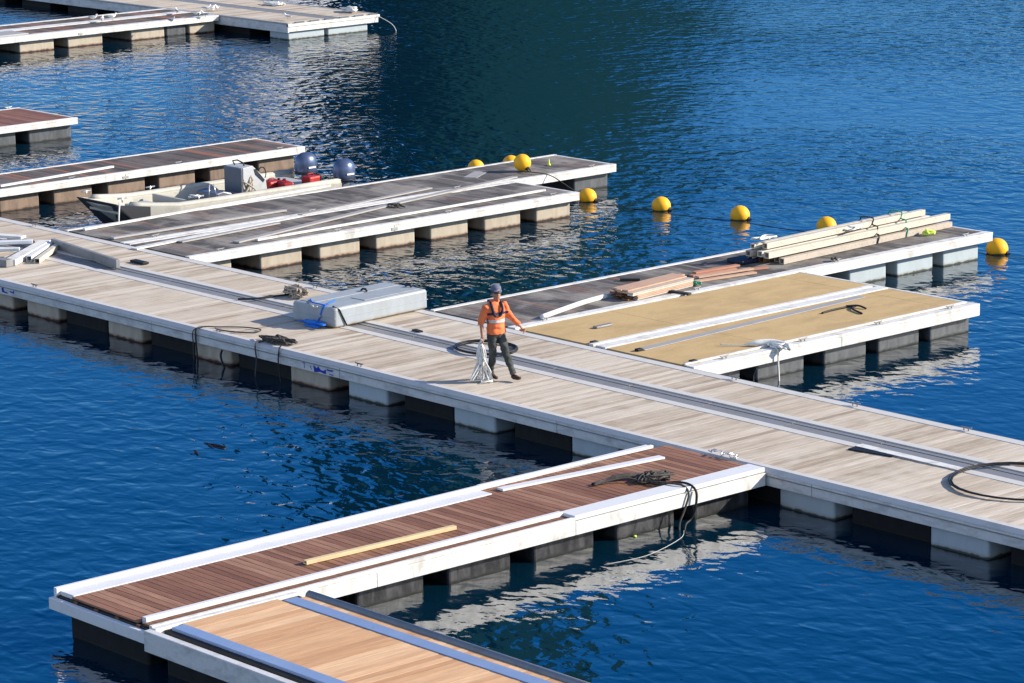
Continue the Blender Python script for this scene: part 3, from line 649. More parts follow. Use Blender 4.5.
# white beams heaped at the left of the main pontoon
GB = 'white profiles heaped at the left of the pale deck'
for (a, b, w_, h_, z, mt, lb) in (
    ((-15.773, -0.101), (-17.210, 1.788), .26, .13, .01, 'white', 'widest white profile in the heap at the left of the pale deck'),
    ((-15.865, 0.448), (-17.008, 1.812), .12, .12, .01, 'white_new', 'slim white rounded profile, second from the right in the left heap'),
    ((-15.541, 0.440), (-16.877, 1.938), .12, .11, .01, 'cream_beam', 'cream coloured profile, rightmost in the heap at the left'),
    ((-16.807, -0.457), (-15.675, -0.165), .22, .15, .01, 'alu_mid', 'grey beam at the front of the left heap, leaving the picture'),
    ((-18.613, 0.955), (-17.571, 1.442), .22, .06, .17, 'white', 'upper white board lying across the back of the left heap'),
    ((-17.666, 0.349), (-17.010, 1.310), .20, .07, .16, 'white_new', 'middle white board lying across the left heap'),
    ((-17.051, -0.045), (-16.508, 0.638), .16, .06, .15, 'white', 'lower white board lying across the front of the left heap'),
    ((-18.436, 1.637), (-17.341, 1.662), .16, .12, .01, 'grey_beam', 'grey brown timber at the back of the left heap')):
    if mt in ('white_new', 'cream_beam'): mb = MB().hollow(a, b, w_, h_, .012, DZ+z)
    else: mb = MB().bar(a, b, w_, h_, DZ+z)
    one(mb, 'white_profile' if mt != 'grey_beam' else 'timber_beam', mt, lb, 'profile' if mt != 'grey_beam' else 'beam', GB, .006)

# things on the brown planked finger
one(MB().hollow((6.960, -9.896), (7.051, -7.103), .085, .06, .02, DZ+.008), 'timber_batten', 'batten', 'long pale pine batten lying lengthwise on the dark brown planks', 'batten', bevel=.004)
one(MB().bar((5.516, -5.297), (5.596, -1.550), .07, .05, DZ+.012), 'aluminium_profile', 'white_new', 'thin white profile along the far edge of the brown finger', 'profile', bevel=.004)
one(MB().bar((5.853, -5.132), (6.186, -1.898), .16, .035, DZ+.008), 'aluminium_profile', 'white_new', 'flat bluish profile on the brown planks beside the thin white one', 'profile', bevel=.004)
random.seed(21)
pile('rope_pile', 'rope_dark', (7.098, -3.016), .36, .22, .10, 12, .018, 'tangled black rope heap on the brown planked finger', 12, ang=1.4)
tl = [V3((6.651, -3.900),DZ+.03), V3((6.673, -3.617),DZ+.05), V3((6.762, -3.352),DZ+.06), V3((6.964, -3.150),DZ+.05), V3((7.407, -3.230),DZ+.04), (7.55,-2.98,DZ+.06), (7.80,-2.90,DZ+.06), (7.93,-2.86,DZ-.05), (7.95,-2.9,.3), (7.9,-2.95,.12), (7.93,-3.1,.06), (8.0,-3.2,-.1)]
one(MB().tube(catmull(tl, 6), .020, 6), 'mooring_line', 'black', 'black line running from the tangled heap over the white edge into the water', 'rope')
tl = [V3((6.718, -3.920),DZ+.03), V3((6.740, -3.724),DZ+.05), V3((6.885, -3.404),DZ+.08), V3((7.119, -3.257),DZ+.05), (7.5,-3.1,DZ+.06), (7.78,-3.02,DZ+.06), (7.905,-3.0,DZ-.06), (7.91,-3.1,.3), (7.9,-3.2,.1), (7.95,-3.25,-.1)]
one(MB().tube(catmull(tl, 6), .018, 6), 'mooring_line', 'rope_dark', 'grey line beside the black one hanging from the brown finger', 'rope')
one(MB().tube(catmull([V3((6.673, -3.878),DZ+.03), V3((6.672, -3.529),DZ+.05), V3((6.807, -3.219),DZ+.07), V3((6.885, -2.964),DZ+.05)], 6), [.03]*7+[.05]*6+[.04]*6, 7), 'rope_bundle', 'rope_dark', 'thick grey rope bundle stretched left of the tangled heap', 'rope')
one(MB().tube(catmull([(8.0,-3.2,.004),(8.3,-3.6,.004),(8.6,-4.6,.004),(8.5,-5.4,.004)], 8), .003, 5), 'floating_line', 'rope_white', 'thin pale line floating on the water beside the brown finger', 'rope')
random.seed(3)
mb = MB(); pts = []
for k in range(26): pts.append(((6.830, -1.394)[0]+.42*(k/25-.5)*1.5+random.uniform(-.05,.05), -1.16+random.uniform(-.06,.10), DZ+.03+random.uniform(0,.07)))
one(MB().tube(catmull(pts, 4), .012, 5), 'chain_heap', 'steel', 'small heap of steel chain where the brown finger meets the pale pontoon', 'chain')
one(MB().lathe([(.012,0),(.03,.015),(.03,.03),(.01,.04)], (7.72,-4.0,-.01), 8), 'plastic_scrap', 'lime', 'small yellow scrap floating at the foot of a dark float', 'scrap')

# white strips on the double finger behind the main pontoon
GS = 'flat profiles lying on the grey planked fingers'
for (a, b, w_, h_, mt, lb) in (
    ((-14.355, 4.940), (-15.700, 10.779), .19, .035, 'alu', 'long grey board lying slantwise on the shorter grey finger'),
    ((-15.700, 10.779), (-16.499, 15.245), .17, .035, 'alu', 'grey board continuing the slanting one toward the far end'),
    ((-14.210, 5.418), (-14.461, 14.396), .07, .05, 'white', 'thin cream strip along the near edge of the shorter grey finger'),
    ((-15.321, 4.102), (-15.638, 7.119), .17, .03, 'alu', 'short white board beside the middle seam, left end'),
    ((-16.798, 3.288), (-16.850, 8.267), .15, .04, 'alu', 'white strip on the longer grey finger, ending near its middle'),
    ((-18.166, 3.464), (-18.821, 11.203), .09, .05, 'white', 'thin white strip nearest the work boat on the longer grey finger'),
    ((-16.107, 8.133), (-16.788, 12.708), .16, .03, 'alu', 'white board lying along the middle seam'),
    ((-15.369, 2.881), (-16.001, 8.049), .20, .03, 'white', 'long cream board lying along the middle seam, left part')):
    one(MB().bar(a, b, w_, h_, DZ+.012), 'aluminium_strip', mt, lb, 'strip', GS, .004)
pile('rope_pile', 'rope_dark', (-15.360, 10.433), .22, .1, .08, 6, .014, 'little dark rope heap on the shorter grey finger', 9)
one(MB().box(*[0]*0) if False else MB().bar((-17.321, 14.474), (-17.821, 15.279), .35, .01, DZ+.004), 'grey_plate', 'alu', 'pale worn patch plate on the longer grey finger near the deck buoy', 'plate')
one(MB().lathe([(.05,0),(.045,.03),(.02,.06),(.012,.16),(.005,.17)], V3((-17.325, 17.153), DZ+.002), 10), 'bottle', 'lime', 'small yellow bottle standing near the far end of the longer grey finger', 'bottle')

# right hand fingers
one(MB().tube(catmull([V3((-3.344, 4.153),DZ+.05), V3((-3.551, 4.826),DZ+.05), V3((-3.799, 5.683),DZ+.05), V3((-3.942, 6.456),DZ+.05)], 6), .055, 8), 'white_pipe', 'white_new', 'bent white pipe lying on the grey finger left of the board bundle', 'pipe')
# bundle of brown boards
random.seed(6); GP = 'boards in the brown bundle'
a = Vector((-3.606, 6.640)); b = Vector((-3.828, 8.514)); d = (b-a).normalized(); sd_ = Vector((-d.y, d.x))
for row in range(6):
    for c_ in range(4):
        off = (c_-1.5)*.155 + random.uniform(-.02,.02); e0 = random.uniform(-.12,.12); e1 = random.uniform(-.1,.1)
        p = a+sd_*off+d*e0; q = b+sd_*off+d*e1
        out = (c_ == 0) or row == 5
        if row == 5 and c_ == 0: continue
        one(MB().bar((p.x,p.y), (q.x,q.y), .145, .030, DZ+.008+row*.035), 'timber_board', random.choice(['pink_board','grey_beam','cream_beam']) if out and c_ in (0,) else ('pink_board' if row >= 4 else 'brown_board'),
            'brown decking board in the square bundle on the grey finger', 'board', GP, .003)
# loose reddish boards
GL = 'loose reddish boards'
for (p, q, z, mt, lb) in (
    ((-3.829, 8.807), (-3.603, 10.450), .008, 'pink_board', 'frontmost pinkish board of the loose boards left of the lumber stack'),
    ((-3.981, 9.106), (-3.800, 10.565), .045, 'pink_board', 'pinkish board resting on the frontmost loose board'),
    ((-4.300, 9.248), (-4.212, 10.475), .008, 'copper_board', 'back reddish board of the loose boards'),
    ((-4.370, 9.407), (-4.283, 10.639), .045, 'copper_board', 'upper reddish board at the back of the loose boards'),
    ((-3.974, 10.321), (-3.802, 11.024), .008, 'copper_board', 'short reddish board at the right end of the loose boards')):
    one(MB().bar(p, q, .14, .035, DZ+z), 'timber_board', mt, lb, 'board', GL, .003)
one(MB().bar((-4.657, 10.901), (-4.621, 11.725), .5, .09, DZ+.008), 'folded_tarpaulin', 'navy', 'dark folded sheet between the loose boards and the lumber stack', 'tarpaulin', bevel=.03)
one(MB().bar((-3.514, 7.798), (-2.936, 7.856), .10, .04, DZ+.01), 'timber_offcut', 'under', 'dark offcut under the near end of the board bundle', 'offcut')
one(MB().bar((-5.058, 7.918), (-4.759, 8.207), .10, .05, DZ+.01), 'timber_offcut', 'under', 'dark offcut behind the board bundle', 'offcut')
pile('strap_heap', 'rope_green', (-3.665, 8.672), .18, .12, .06, 4, .016, 'green strap heap between bundle and loose boards', 31, cat='strap')

# lumber stack of hollow beams
GK = 'beams of the lumber stack'
A_ = Vector((-3.873, 11.405)); B_ = Vector((-4.255, 17.416)); d = (B_-A_).normalized(); sd_ = Vector((-d.y, d.x))
if sd_.x > 0: sd_ = -sd_
beams = [(.00, 0, 0., 0., .15, 'grey_beam', 'weathered front beam at the bottom of the lumber stack'),
         (.22, 0, .1, -.2, .16, 'grey_beam', 'second bottom beam of the lumber stack, behind the front one'),
         (.44, 0, -.15, -.5, .16, 'brown_board', 'third bottom beam of the lumber stack, dark hollow end'),
         (.66, 0, -.25, -.3, .16, 'grey_beam', 'back bottom beam of the lumber stack'),
         (.13, 1, -.35, .05, .16, 'cream_beam', 'white beam on the second layer of the lumber stack'),
         (.36, 1, -.3, -.4, .15, 'cream_pale', 'pale beam in the middle of the second layer'),
         (.60, 1, -.4, -.6, .15, 'grey_beam', 'back beam of the second layer of the lumber stack'),
         (.34, 2, -.15, -.55, .15, 'cream_beam', 'cream beam on top of the lumber stack, front one'),
         (.56, 2, -.3, -.9, .13, 'cream_beam', 'cream beam on top of the lumber stack, back one')]
for (off, lay, e0, e1, s_, mt, lb) in beams:
    p = A_ + sd_*off + d*(e0+.15); q = B_ + sd_*(off*.85+random.uniform(-.06,.06)) + d*e1
    z = DZ+.01+lay*.155; s_ = s_-.015
    one(MB().hollow((p.x,p.y), (q.x,q.y), s_, s_-.01, .018, z), 'timber_beam', mt, lb, 'beam', GK, .006)
random.seed(14)
def lash(t_, m, lb):
    c = A_ + (B_-A_)*t_
    pr_ = [(-.10,.0),(-.10,.17),(.03,.19),(.04,.33),(.24,.35),(.26,.48),(.62,.47),(.72,.32),(.78,.02)]
    pts = [(c.x+sd_.x*p[0]+d.x*.06*i_, c.y+sd_.y*p[0]+d.y*.06*i_, DZ+.02+p[1]) for i_, p in enumerate(pr_)]
    return one(MB().tube(catmull(pts, 3), .018, 5), 'lashing_strap', m, lb, 'strap')
lash(.55, 'rope_dark', 'dark strap over the middle of the lumber stack')
lash(.72, 'rope_green', 'green strap over the far part of the lumber stack')
for t_, m_, lb in ((.80,'lime','crumpled lime green cloth at the foot of the lumber stack'),):
    c = A_+(B_-A_)*t_-sd_*.32
    random.seed(2); mb = MB().tube(catmull([(c.x+random.uniform(-.11,.11), c.y+random.uniform(-.14,.14), DZ+.04+random.uniform(0,.10)) for k in range(9)], 4), .03, 6)
    one(mb, 'crumpled_cloth', m_, lb, 'cloth')
for px, m_, lb in (((-3.999, 11.847),'white','white tangle of wrap near the left end of the lumber stack'), ((-3.308, 12.511),'rope_dark','small dark rag below the middle of the lumber stack')):
    mb = MB().tube(catmull([(px[0]+random.uniform(-.15,.15), px[1]+random.uniform(-.2,.2), DZ+.04+random.uniform(0,.03)) for k in range(6)], 4), .025, 5)
    if m_ == 'white': continue
    one(mb, 'rag', m_, lb, 'rag')
# wrap tangle on top of the stack
c = A_+(B_-A_)*.48+sd_*.15; random.seed(8)
one(MB().tube(catmull([(c.x+random.uniform(-.14,.14), c.y+random.uniform(-.35,.35), DZ+.37+random.uniform(0,.07)) for k in range(12)], 4), .02, 5), 'plastic_wrap', 'rope_white', 'white plastic wrap tangled on the second layer of the lumber stack', 'wrap')
c = A_+(B_-A_)*.02+sd_*.45
one(MB().tube(catmull([(c.x+random.uniform(-.14,.14), c.y+random.uniform(-.35,.35), DZ+.52+random.uniform(0,.05)) for k in range(10)], 4), .02, 5), 'plastic_wrap', 'rope_white', 'white plastic wrap on the left end of the top cream beam', 'wrap')

# things on the plywood finger
one(MB().bar((0.050, 3.574), (-0.334, 10.164), .20, .012, DZ+.006), 'aluminium_strip', 'alu', 'long flat grey strip lying on the near plywood sheets', 'strip', bevel=.002)
for (p, lb) in (((-0.999, 3.349), 'dark end block at the left end of the middle white profile'), ((0.086, 3.487), 'dark block at the left end of the flat grey strip'), ((1.504, 3.500), 'dark block at the left end of the near white profile')):
    one(MB().box(p[0]-.05, p[0]+.05, p[1]-.07, p[1]+.07, DZ+.004, DZ+.05), 'end_block', 'black', lb, 'block', bevel=.006)
one(MB().box((-1.969, 4.503)[0]-.06, (-1.969, 4.503)[0]+.06, (-1.969, 4.503)[1]-.22, (-1.969, 4.503)[1]+.22, DZ+.004, DZ+.045), 'aluminium_offcut', 'alu_mid', 'short grey offcut lying on the far plywood sheet near the pale pontoon', 'offcut', bevel=.01)
tl = [V3((0.231, 8.367),DZ+.02), V3((0.208, 8.683),DZ+.03), V3((0.208, 9.092),DZ+.03), V3((0.251, 9.339),DZ+.03), V3((0.392, 9.065),DZ+.03), V3((0.826, 8.879),DZ+.02)]
one(MB().tube(catmull(tl, 5), .02, 6), 'webbing_strap', 'black', 'black webbing strap thrown on the near plywood sheet', 'strap')
one(MB().tube(catmull([V3((0.208, 9.092),DZ+.05), V3((0.345, 9.293),DZ+.05), V3((0.557, 9.294),DZ+.02)], 5), .02, 6), 'webbing_strap', 'black', 'short black strap crossing the longer one on the plywood', 'strap')
bp_ = [V3((0.862, 4.861),DZ+.03), V3((1.135, 5.066),DZ+.035), V3((1.310, 5.237),DZ+.05), V3((1.508, 5.493),DZ+.07), V3((1.729, 5.586),DZ+.06), V3((2.043, 5.527),DZ+.05)]
ct = catmull(bp_, 6)
one(MB().tube(ct, [.012+.055*min(1,max(0,(k-9)/5)) for k in range(len(ct))], 8), 'rope_bundle', 'rope_white', 'bundle of grey white rope on the near edge of the plywood finger', 'rope')
pile('rope_pile', 'rope_white', (1.733, 5.528), .25, .16, .08, 7, .018, 'pale rope heap at the near edge of the plywood finger', 17)
one(MB().tube(catmull([(1.70,5.35,DZ+.05),(1.86,5.38,DZ+.0),(1.88,5.38,.3),(1.88,5.4,.05),(1.88,5.4,-.1)], 5), .018, 6), 'mooring_line', 'rope_white', 'white line hanging straight from the plywood finger into the water', 'rope')
one(MB().tube(catmull([(1.83,4.85,.33),(1.8,4.8,.2),(1.84,4.75,.02),(1.84,4.7,-.1)], 5), .015, 6), 'mooring_line', 'black', 'thin black line under the left part of the plywood finger', 'rope')
# white debris + coils on far pontoon
pile('rope_pile', 'rope_white', (-52.6, 35.6), .5, .3, .08, 8, .022, 'white rope heap on the distant wide pontoon, left one', 41)
pile('rope_pile', 'rope_white', (-48.6, 36.0), .45, .22, .16, 8, .03, 'white rope heap at the right corner of the distant wide pontoon', 42)
one(MB().tube(catmull([(-47.5,36.2,DZ),(-47.0,36.6,.25),(-46.7,36.6,-.05)], 6), .012, 5), 'mooring_line', 'rope_white', 'white line slanting from the distant pontoon corner into the water', 'rope')
one(MB().bar((-24.788, 5.490), (-25.245, 9.209), .09, .05, DZ+.012), 'aluminium_strip', 'white_new', 'thin white strip lying slantwise on the dark finger behind the work boat', 'strip', bevel=.004)

# ------------------------------------------------------------------ buoys
def make_buoy(loc, r, label, tilt, sink=.28):
    t = thing('mooring_buoy', (loc[0], loc[1], loc[2]), label, 'buoy', 'yellow mooring buoys')
    mb = MB(); prof = []
    for k in range(15):
        a = -PI/2 + PI*k/14; prof.append((max(r*math.cos(a), .002), r*math.sin(a)))
    mb.lathe(prof, (0,0,0), 22); mb.build('ball', M['yellow'], t)
    MB().lathe([(.06,-r-.012),(.065,-r+.02),(.03,-r+.04)], (0,0,0), 10).build('eye_plate', M['black'], t)
    MB().tube([(.05*math.cos(a), 0, -r-.05+.05*math.sin(a)) for a in [PI*2*k/12 for k in range(13)]], .014, 6).build('shackle', M['black'], t)
    t.rotation_euler = tilt
    return t
# tilt so that the eye shows low on the right
def aim(dirv): return Vector(dirv).to_track_quat('-Z', 'Y').to_euler()
right = (R_.x*.75 - F_.x*.45, R_.y*.75 - F_.y*.45, -.28)
for (px, py, r, lb, zc) in ((661.2, 206, .235, 'yellow ball buoy afloat, nearest right of the one touching the shorter finger end', .10),
                        (740, 215.2, .238, 'yellow ball buoy afloat in open water, second from the right of the free row', .10),
                        (826.5, 226.5, .24, 'yellow ball buoy afloat behind the far beams of the lumber stack', .10),
                        (997, 249, .252, 'yellow ball buoy afloat off the end of the lumber finger, rightmost of all', .10),
                        (587.7, 197.2, .225, 'yellow ball buoy afloat at the end corner of the shorter grey finger', .10),
                        (476, 168, .225, 'yellow ball buoy mostly hidden behind the longer grey finger, leftmost of all', .10),
                        (511, 163.5, .225, 'yellow ball buoy peeping out behind the one standing on the deck', .10)):
    t_ = (zc - cam_loc.z); dr = F_ + R_*((px-512)/3200.05) - U_*((py-341.5)/3200.05); k = t_/dr.z; p = cam_loc + dr*k
    make_buoy((p.x, p.y, zc), r, lb, aim(right))
p = (-17.114, 16.048); make_buoy((p[0], p[1], DZ+.225), .222, 'yellow ball buoy standing on the deck of the longer grey finger', aim((R_.x*.6-F_.x*.6, R_.y*.6-F_.y*.6, -.62)))
one(MB().tube(catmull([(-17.0,15.9,DZ+.04),(-16.6,15.9,DZ+.06),(-16.1,16.1,DZ+.0),(-15.5,16.35,.25),(-15.1,16.5,.1)], 5), .014, 5), 'buoy_line', 'rope_dark', 'dark line from the deck buoy down to the buoy at the finger end', 'rope')
bl = [(-15.0,16.5,.012),(-13.9,16.55,.004),(-12.7,16.65,.01),(-11.6,16.8,.004),(-10.5,17.05,.01),(-9.2,17.1,.004),(-7.9,17.3,.01),(-6.6,17.9,.004),(-5,18.2,.004),(-3.3,17.9,.01),(-1.5,18.6,.004),(2,20,.004)]
one(MB().tube(catmull(bl, 8), .006, 5), 'buoy_line', 'rope_dark', 'thin dark line floating on the water and joining the row of buoys', 'rope')
for (pp, lb) in (((-1.567, -5.685), 'small dark seaweed clump afloat left of the brown finger'), ((-1.652, -5.171), 'dark floating seaweed clump in the blue water, rightmost of the pair')):
    random.seed(int(pp[0]*10) % 50)
    one(MB().tube(catmull([(pp[0]+random.uniform(-.3,.3), pp[1]+random.uniform(-.12,.12), random.uniform(-.004,.012)) for k in range(8)], 4), .016, 5), 'seaweed_clump', 'black', lb, 'seaweed')

# ------------------------------------------------------------------ work boat
boat = thing('work_boat', (-20.42, 5.45, 0), 'open cream work boat with a square dark bow moored between two fingers, two outboards astern', 'boat', rz=0)
def GZf(y): return .56 + .20*max(0, 1-max(y,0)/1.7)**1.3
GZ = .57; BL = 6.55
def hw_(y): return .80 + .28*min(1, max(y,0)/1.6)          # outer half width at the gunwale
sec = []; ys = [-.02, .5, 1.0, 1.6, 2.6, 4., 5.2, BL]
def section(y):
    w_ = hw_(y); k = min(1, y/1.0)
    zb = .72 - .94*min(1, max(0, y)/ .95)            # raked bottom
    zi = .30
    wi = w_-.17
    GZ = GZf(y); zi = .26
    return [(-w_, y, GZ), (-w_+.03, y, max(zb+.06, -.05)), (-w_+.22, y, zb), (0, y, zb-.05), (w_-.22, y, zb), (w_-.03, y, max(zb+.06, -.05)), (w_, y, GZ),
            (wi, y, GZ), (wi-.03, y, max(zi, zb+.05)), (-wi+.03, y, max(zi, zb+.05)), (-wi, y, GZ)]
vs = [v for y in ys for v in section(y)]; n = 11
fs = [(i*n+k, i*n+(k+1) % n, (i+1)*n+(k+1) % n, (i+1)*n+k) for i in range(len(ys)-1) for k in range(n)]
fs += [(0,1,2,3,4,5,6,7,8,9,10)[::-1], tuple((len(ys)-1)*n+k for k in range(n))]
MB().add(vs, fs).build('hull', M['hull_cream'], boat, bevel=.012)
# raked bow panel with thickness, its shade put into the dark colour
MB().add([(-.82,-.10,GZf(0)+.04),(.82,-.10,GZf(0)+.04),(.74,.86,-.2),(-.74,.86,-.2),(-.82,-.03,GZf(0)+.03),(.82,-.03,GZf(0)+.03),(.74,.91,-.2),(-.74,.91,-.2)],
         [(0,1,2,3),(7,6,5,4),(0,4,5,1),(1,5,6,2),(2,6,7,3),(3,7,4,0)]).build('bow_panel', M['hull_dark'], boat)
for s_ in (-1, 1):
    MB().tube([(s_*hw_(y)-s_*.08, y, GZf(y)+.02) for y in (.35,.6,1.,1.6,2.6,4.,5.2,BL)], .085, 10).build('gunwale', M['hull_cream'], boat)
    for y in (.15, 2.2): 
        mb = MB(); x = s_*(hw_(y)-.08); GZ = GZf(y)
        mb.tube([(x,y,GZ+.08),(x,y,GZ+.18)], .02, 6); mb.tube([(x,y-.13,GZ+.18),(x,y+.13,GZ+.18)], .02, 6); mb.build('cleat', M['steel'], boat); GZ = .57
MB().box(-.60, .60, .12, .50, .50, .60).build('foredeck', M['hull_cream'], boat, bevel=.02)
MB().box(.15, .84, .62, 1.25, .31, .66).build('locker', M['grey_box'], boat, bevel=.02)
MB().box(-.72, .72, 2.05, 2.13, .31, .62).build('thwart', M['hull_cream'], boat, bevel=.01)
MB().box(-.62, .60, 1.5, 1.9, .31, .46).build('tray', M['grey_box'], boat, bevel=.02)
# console with screen and wheel
co_ = MB().prism([(3.55,.27),(3.55,1.12),(3.85,1.15),(4.25,.78),(4.31,.27)], (0,1,0), (0,0,1), (-.42,0,0), (.72,0,0)).build('console', M['console_pale'], boat, bevel=.015)
MB().box(-.41, .29, 3.50, 3.545, .30, 1.11).build('console_front', M['console'], co_, bevel=.01)
MB().prism([(3.88,1.06),(3.94,1.06),(4.21,.76),(4.16,.70),(3.92,.92)], (0,1,0), (0,0,1), (.302,0,0), (.006,0,0)).build('screen_trim', M['glass'], co_)
MB().box(.302, .307, 3.65, 4.1, .32, .66).build('hatch', M['grey_box'], co_)
MB().tube([(.0+.16*math.cos(a), 4.36+.02*math.sin(a), .86+.16*math.sin(a)) for a in [2*PI*k/16 for k in range(17)]], .014, 6).build('steering_wheel', M['black'], boat)
MB().tube([(-.2,3.7,1.10),(-.24,3.65,1.24),(-.05,3.65,1.28),(.12,3.7,1.22),(.1,3.75,1.12)], .018, 6).build('grab_rail', M['black'], boat)
MB().tube(catmull([(-.3,3.2,.34),(-.1,3.1,.46),(.2,3.3,.42),(.3,3.5,.36)], 5), .13, 8).build('seat_and_shade', M['navy'], boat)  # navy lump standing in for the shadow inside the boat
MB().prism([(0,.31),(0,.58),(.25,.62),(.5,.55),(.6,.31)], (0,1,0), (0,0,1), (-.5,2.7,0), (.8,0,0)).build('seat_and_shade', M['console'], boat, bevel=.03)
MB().box(-.88, .88, 5.75, 6.2, .27, .53).build('thwart', M['grey_box'], boat, bevel=.01)
MB().tube([(.72,2.7,GZ+.04),(.74,2.72,GZ+.36),(.74,2.85,GZ+.36),(.76,2.9,GZ+.04)], .016, 6).build('rail_hoop', M['steel'], boat)
# two outboard motors
def outboard(x):
    c = Vector((x, BL+.20, .82))
    mb = MB(); ring = []
    prof = [(.17,-.26),(.255,-.22),(.275,-.12),(.275,.04),(.255,.15),(.205,.23),(.11,.285),(.01,.298)]
    mb.lathe(prof, c, 20, sx=.86, sy=1.12)
    e = mb.build('outboard_cowl', M['cowl'], boat)
    MB().lathe([(.262,-.245),(.285,-.235),(.285,-.205),(.262,-.195)], c, 20, sx=.86, sy=1.12).build('cowl_rim', M['black'], e)
    MB().box(x+.228, x+.244, BL+.11, BL+.33, .73, .77).build('decal', M['decal'], e)
    MB().prism([(.04,-.10),(.30,-.10),(.26,.64),(.06,.64)], (0,1,0), (0,0,1), (x-.08, BL+.04, 0), (.16,0,0)).build('outboard_leg', M['console'], boat, bevel=.02)
    return e
outboard(-.62); outboard(.92)
for ch in list(boat.children):
    if ch.name.split('.')[0] in ('console', 'steering_wheel', 'grab_rail', 'seat_and_shade'): ch.location.y += .52
MB().add([(.825,-.04,.775),(.97,.8,.66),(.95,.8,-.05),(.82,.02,.66),(.815,-.04,.775),(.955,.8,.66),(.935,.8,-.05),(.81,.02,.66)], [(0,1,2,3),(7,6,5,4),(0,4,5,1),(1,5,6,2),(2,6,7,3),(3,7,4,0)]).build('bow_side', M['hull_dark'], boat)
def world(x, y, z):
    a = boat.rotation_euler.z; c, s = math.cos(a), math.sin(a)
    return (boat.location.x + x*c - y*s, boat.location.y + x*s + y*c, z)
def fuel_can(x, y, z, rz, label, m='red'):
    t = thing('fuel_can', world(x, y, z), label, 'fuel can', 'fuel cans in the boat', boat.rotation_euler.z + rz)
    MB().box(-.15, .15, -.24, .24, 0, .22).build('body', M[m], t, bevel=.05)
    MB().tube([(-.03,-.12,.22),(-.03,-.10,.27),(-.03,.06,.27),(-.03,.09,.22)], .016, 6).build('handle', M[m], t)
    MB().lathe([(.035,.21),(.035,.26),(.02,.265)], (.05,.16,0), 10).build('cap', M['black'], t)
    return t
fuel_can(-.05, 5.25, .42, .1, 'red fuel can standing just behind the console of the work boat')
fuel_can(.30, 5.37, .42, 1.3, 'red fuel can with pale stripe in the middle of the stern')
fuel_can(.62, 5.95, .535, .2, 'pinkish red fuel can lying at the stern beside the right outboard')
MB()
bb = thing('equipment_crate', world(.10, 5.3, .262), 'dark crate carrying the fuel cans inside the work boat', 'crate', rz=boat.rotation_euler.z)
MB().box(-.4,.4,-.42,.42,0,.05).build('base', M['console'], bb)
for k, (a0,a1,b0,b1) in enumerate(((-.4,.4,-.42,-.38),(-.4,.4,.38,.42),(-.4,-.36,-.375,.375),(.36,.4,-.375,.375))): MB().box(a0,a1,b0,b1,.052,.20).build('side', M['console'], bb)
MB().box(-.355,.355,-.375,.375,.11,.155).build('lid', M['grey_box'], bb)
q = world(.88,-.02,0)
one(MB().tube(catmull([(q[0],q[1],GZf(0)+.1),(q[0]+.05,q[1]-.08,GZ-.1),(q[0]+.04,q[1]-.06,.2),(q[0]+.05,q[1]-.05,-.05)], 5), .02, 7), 'mooring_line', 'rope_white', 'white mooring line hanging at the near bow corner of the work boat', 'rope')
q0 = world(.85,2.2,GZ+.12)
pts = [(q0[0]+random.uniform(-.12,.12), q0[1]+random.uniform(-.2,.2), GZ+.12+random.uniform(0,.07)) for k in range(12)]
one(MB().tube(catmull(pts, 4), .02, 5), 'rope_pile', 'rope_white', 'pale rope wound round the middle cleat of the work boat', 'rope')
q0 = world(.9,3.75,GZ+.12)
pts = [(q0[0]+random.uniform(-.10,.10), q0[1]+random.uniform(-.22,.22), GZ+.10+random.uniform(0,.35)*(k % 3 == 0)) for k in range(16)]
one(MB().tube(catmull(pts, 4), .022, 5), 'rope_pile', 'rope_beige', 'beige and grey rope bundle on the gunwale in front of the console', 'rope')

# ------------------------------------------------------------------ gulls
def make_gull(loc, rz, label):
    t = thing('gull', loc, label, 'gull', 'gulls standing on the distant pontoon', rz)
    mb = MB()
    pts = [(-.20,0,.17),(-.12,0,.16),(-.03,0,.155),(.06,0,.165),(.12,0,.20),(.145,0,.24),(.165,0,.275),(.19,0,.28),(.215,0,.272)]
    mb.tube(pts, [.012,.045,.068,.070,.052,.036,.036,.030,.012], 10); mb.build('body', M['gull_white'], t)
    for s_ in (-1, 1): MB().tube([(-.24,s_*.03,.185),(-.12,s_*.055,.185),(.0,s_*.066,.18),(.07,s_*.055,.19)], [.008,.028,.036,.015], 6).build('wing', M['gull_grey'], t)
    MB().tube([(.21,0,.272),(.25,0,.262)], [.012,.004], 5).build('beak', M['beak'], t)
    for s_ in (-1, 1): MB().tube([(.01,s_*.03,0),(.01,s_*.03,.11)], .007, 5).build('leg', M['beak'], t)
    t.scale = (.8,.8,.8); return t
g0 = None
for i, (p, rz, lb) in enumerate((((-53.489, 28.056), .6, 'leftmost gull, on the outer rail of the distant finger'), ((-52.837, 27.995), 2.4, 'second gull from the left, on the outer rail'), ((-53.228, 28.701), 1.2, 'third gull from the left, on the outer rail'),
        ((-50.670, 29.461), .3, 'gull on the near edge of the distant finger, below the others'), ((-52.889, 31.336), 2.9, 'gull alone on the outer rail between the left three and the right group'),
        ((-51.494, 31.256), 1.6, 'left gull of the pair on the middle white strip'), ((-51.285, 31.437), 4.2, 'right gull of the pair on the middle white strip'),
        ((-52.876, 32.651), .9, 'left gull of the three at the top where finger and wide pontoon meet'), ((-52.419, 32.608), 2.2, 'middle gull of the three at the top where the pontoons meet'), ((-52.708, 33.015), 5.2, 'right gull of the three at the top where the pontoons meet'),
        ((-48.350, 32.923), 3.6, 'gull alone in the middle of the distant wide pontoon'))):
    loc = (p[0], p[1], DZ+.012)
    if g0 is None: g0 = make_gull(loc, rz, lb)
    else:
        c = copy_tree(g0); c.location = loc; c.rotation_euler.z = rz; c['label'] = lb

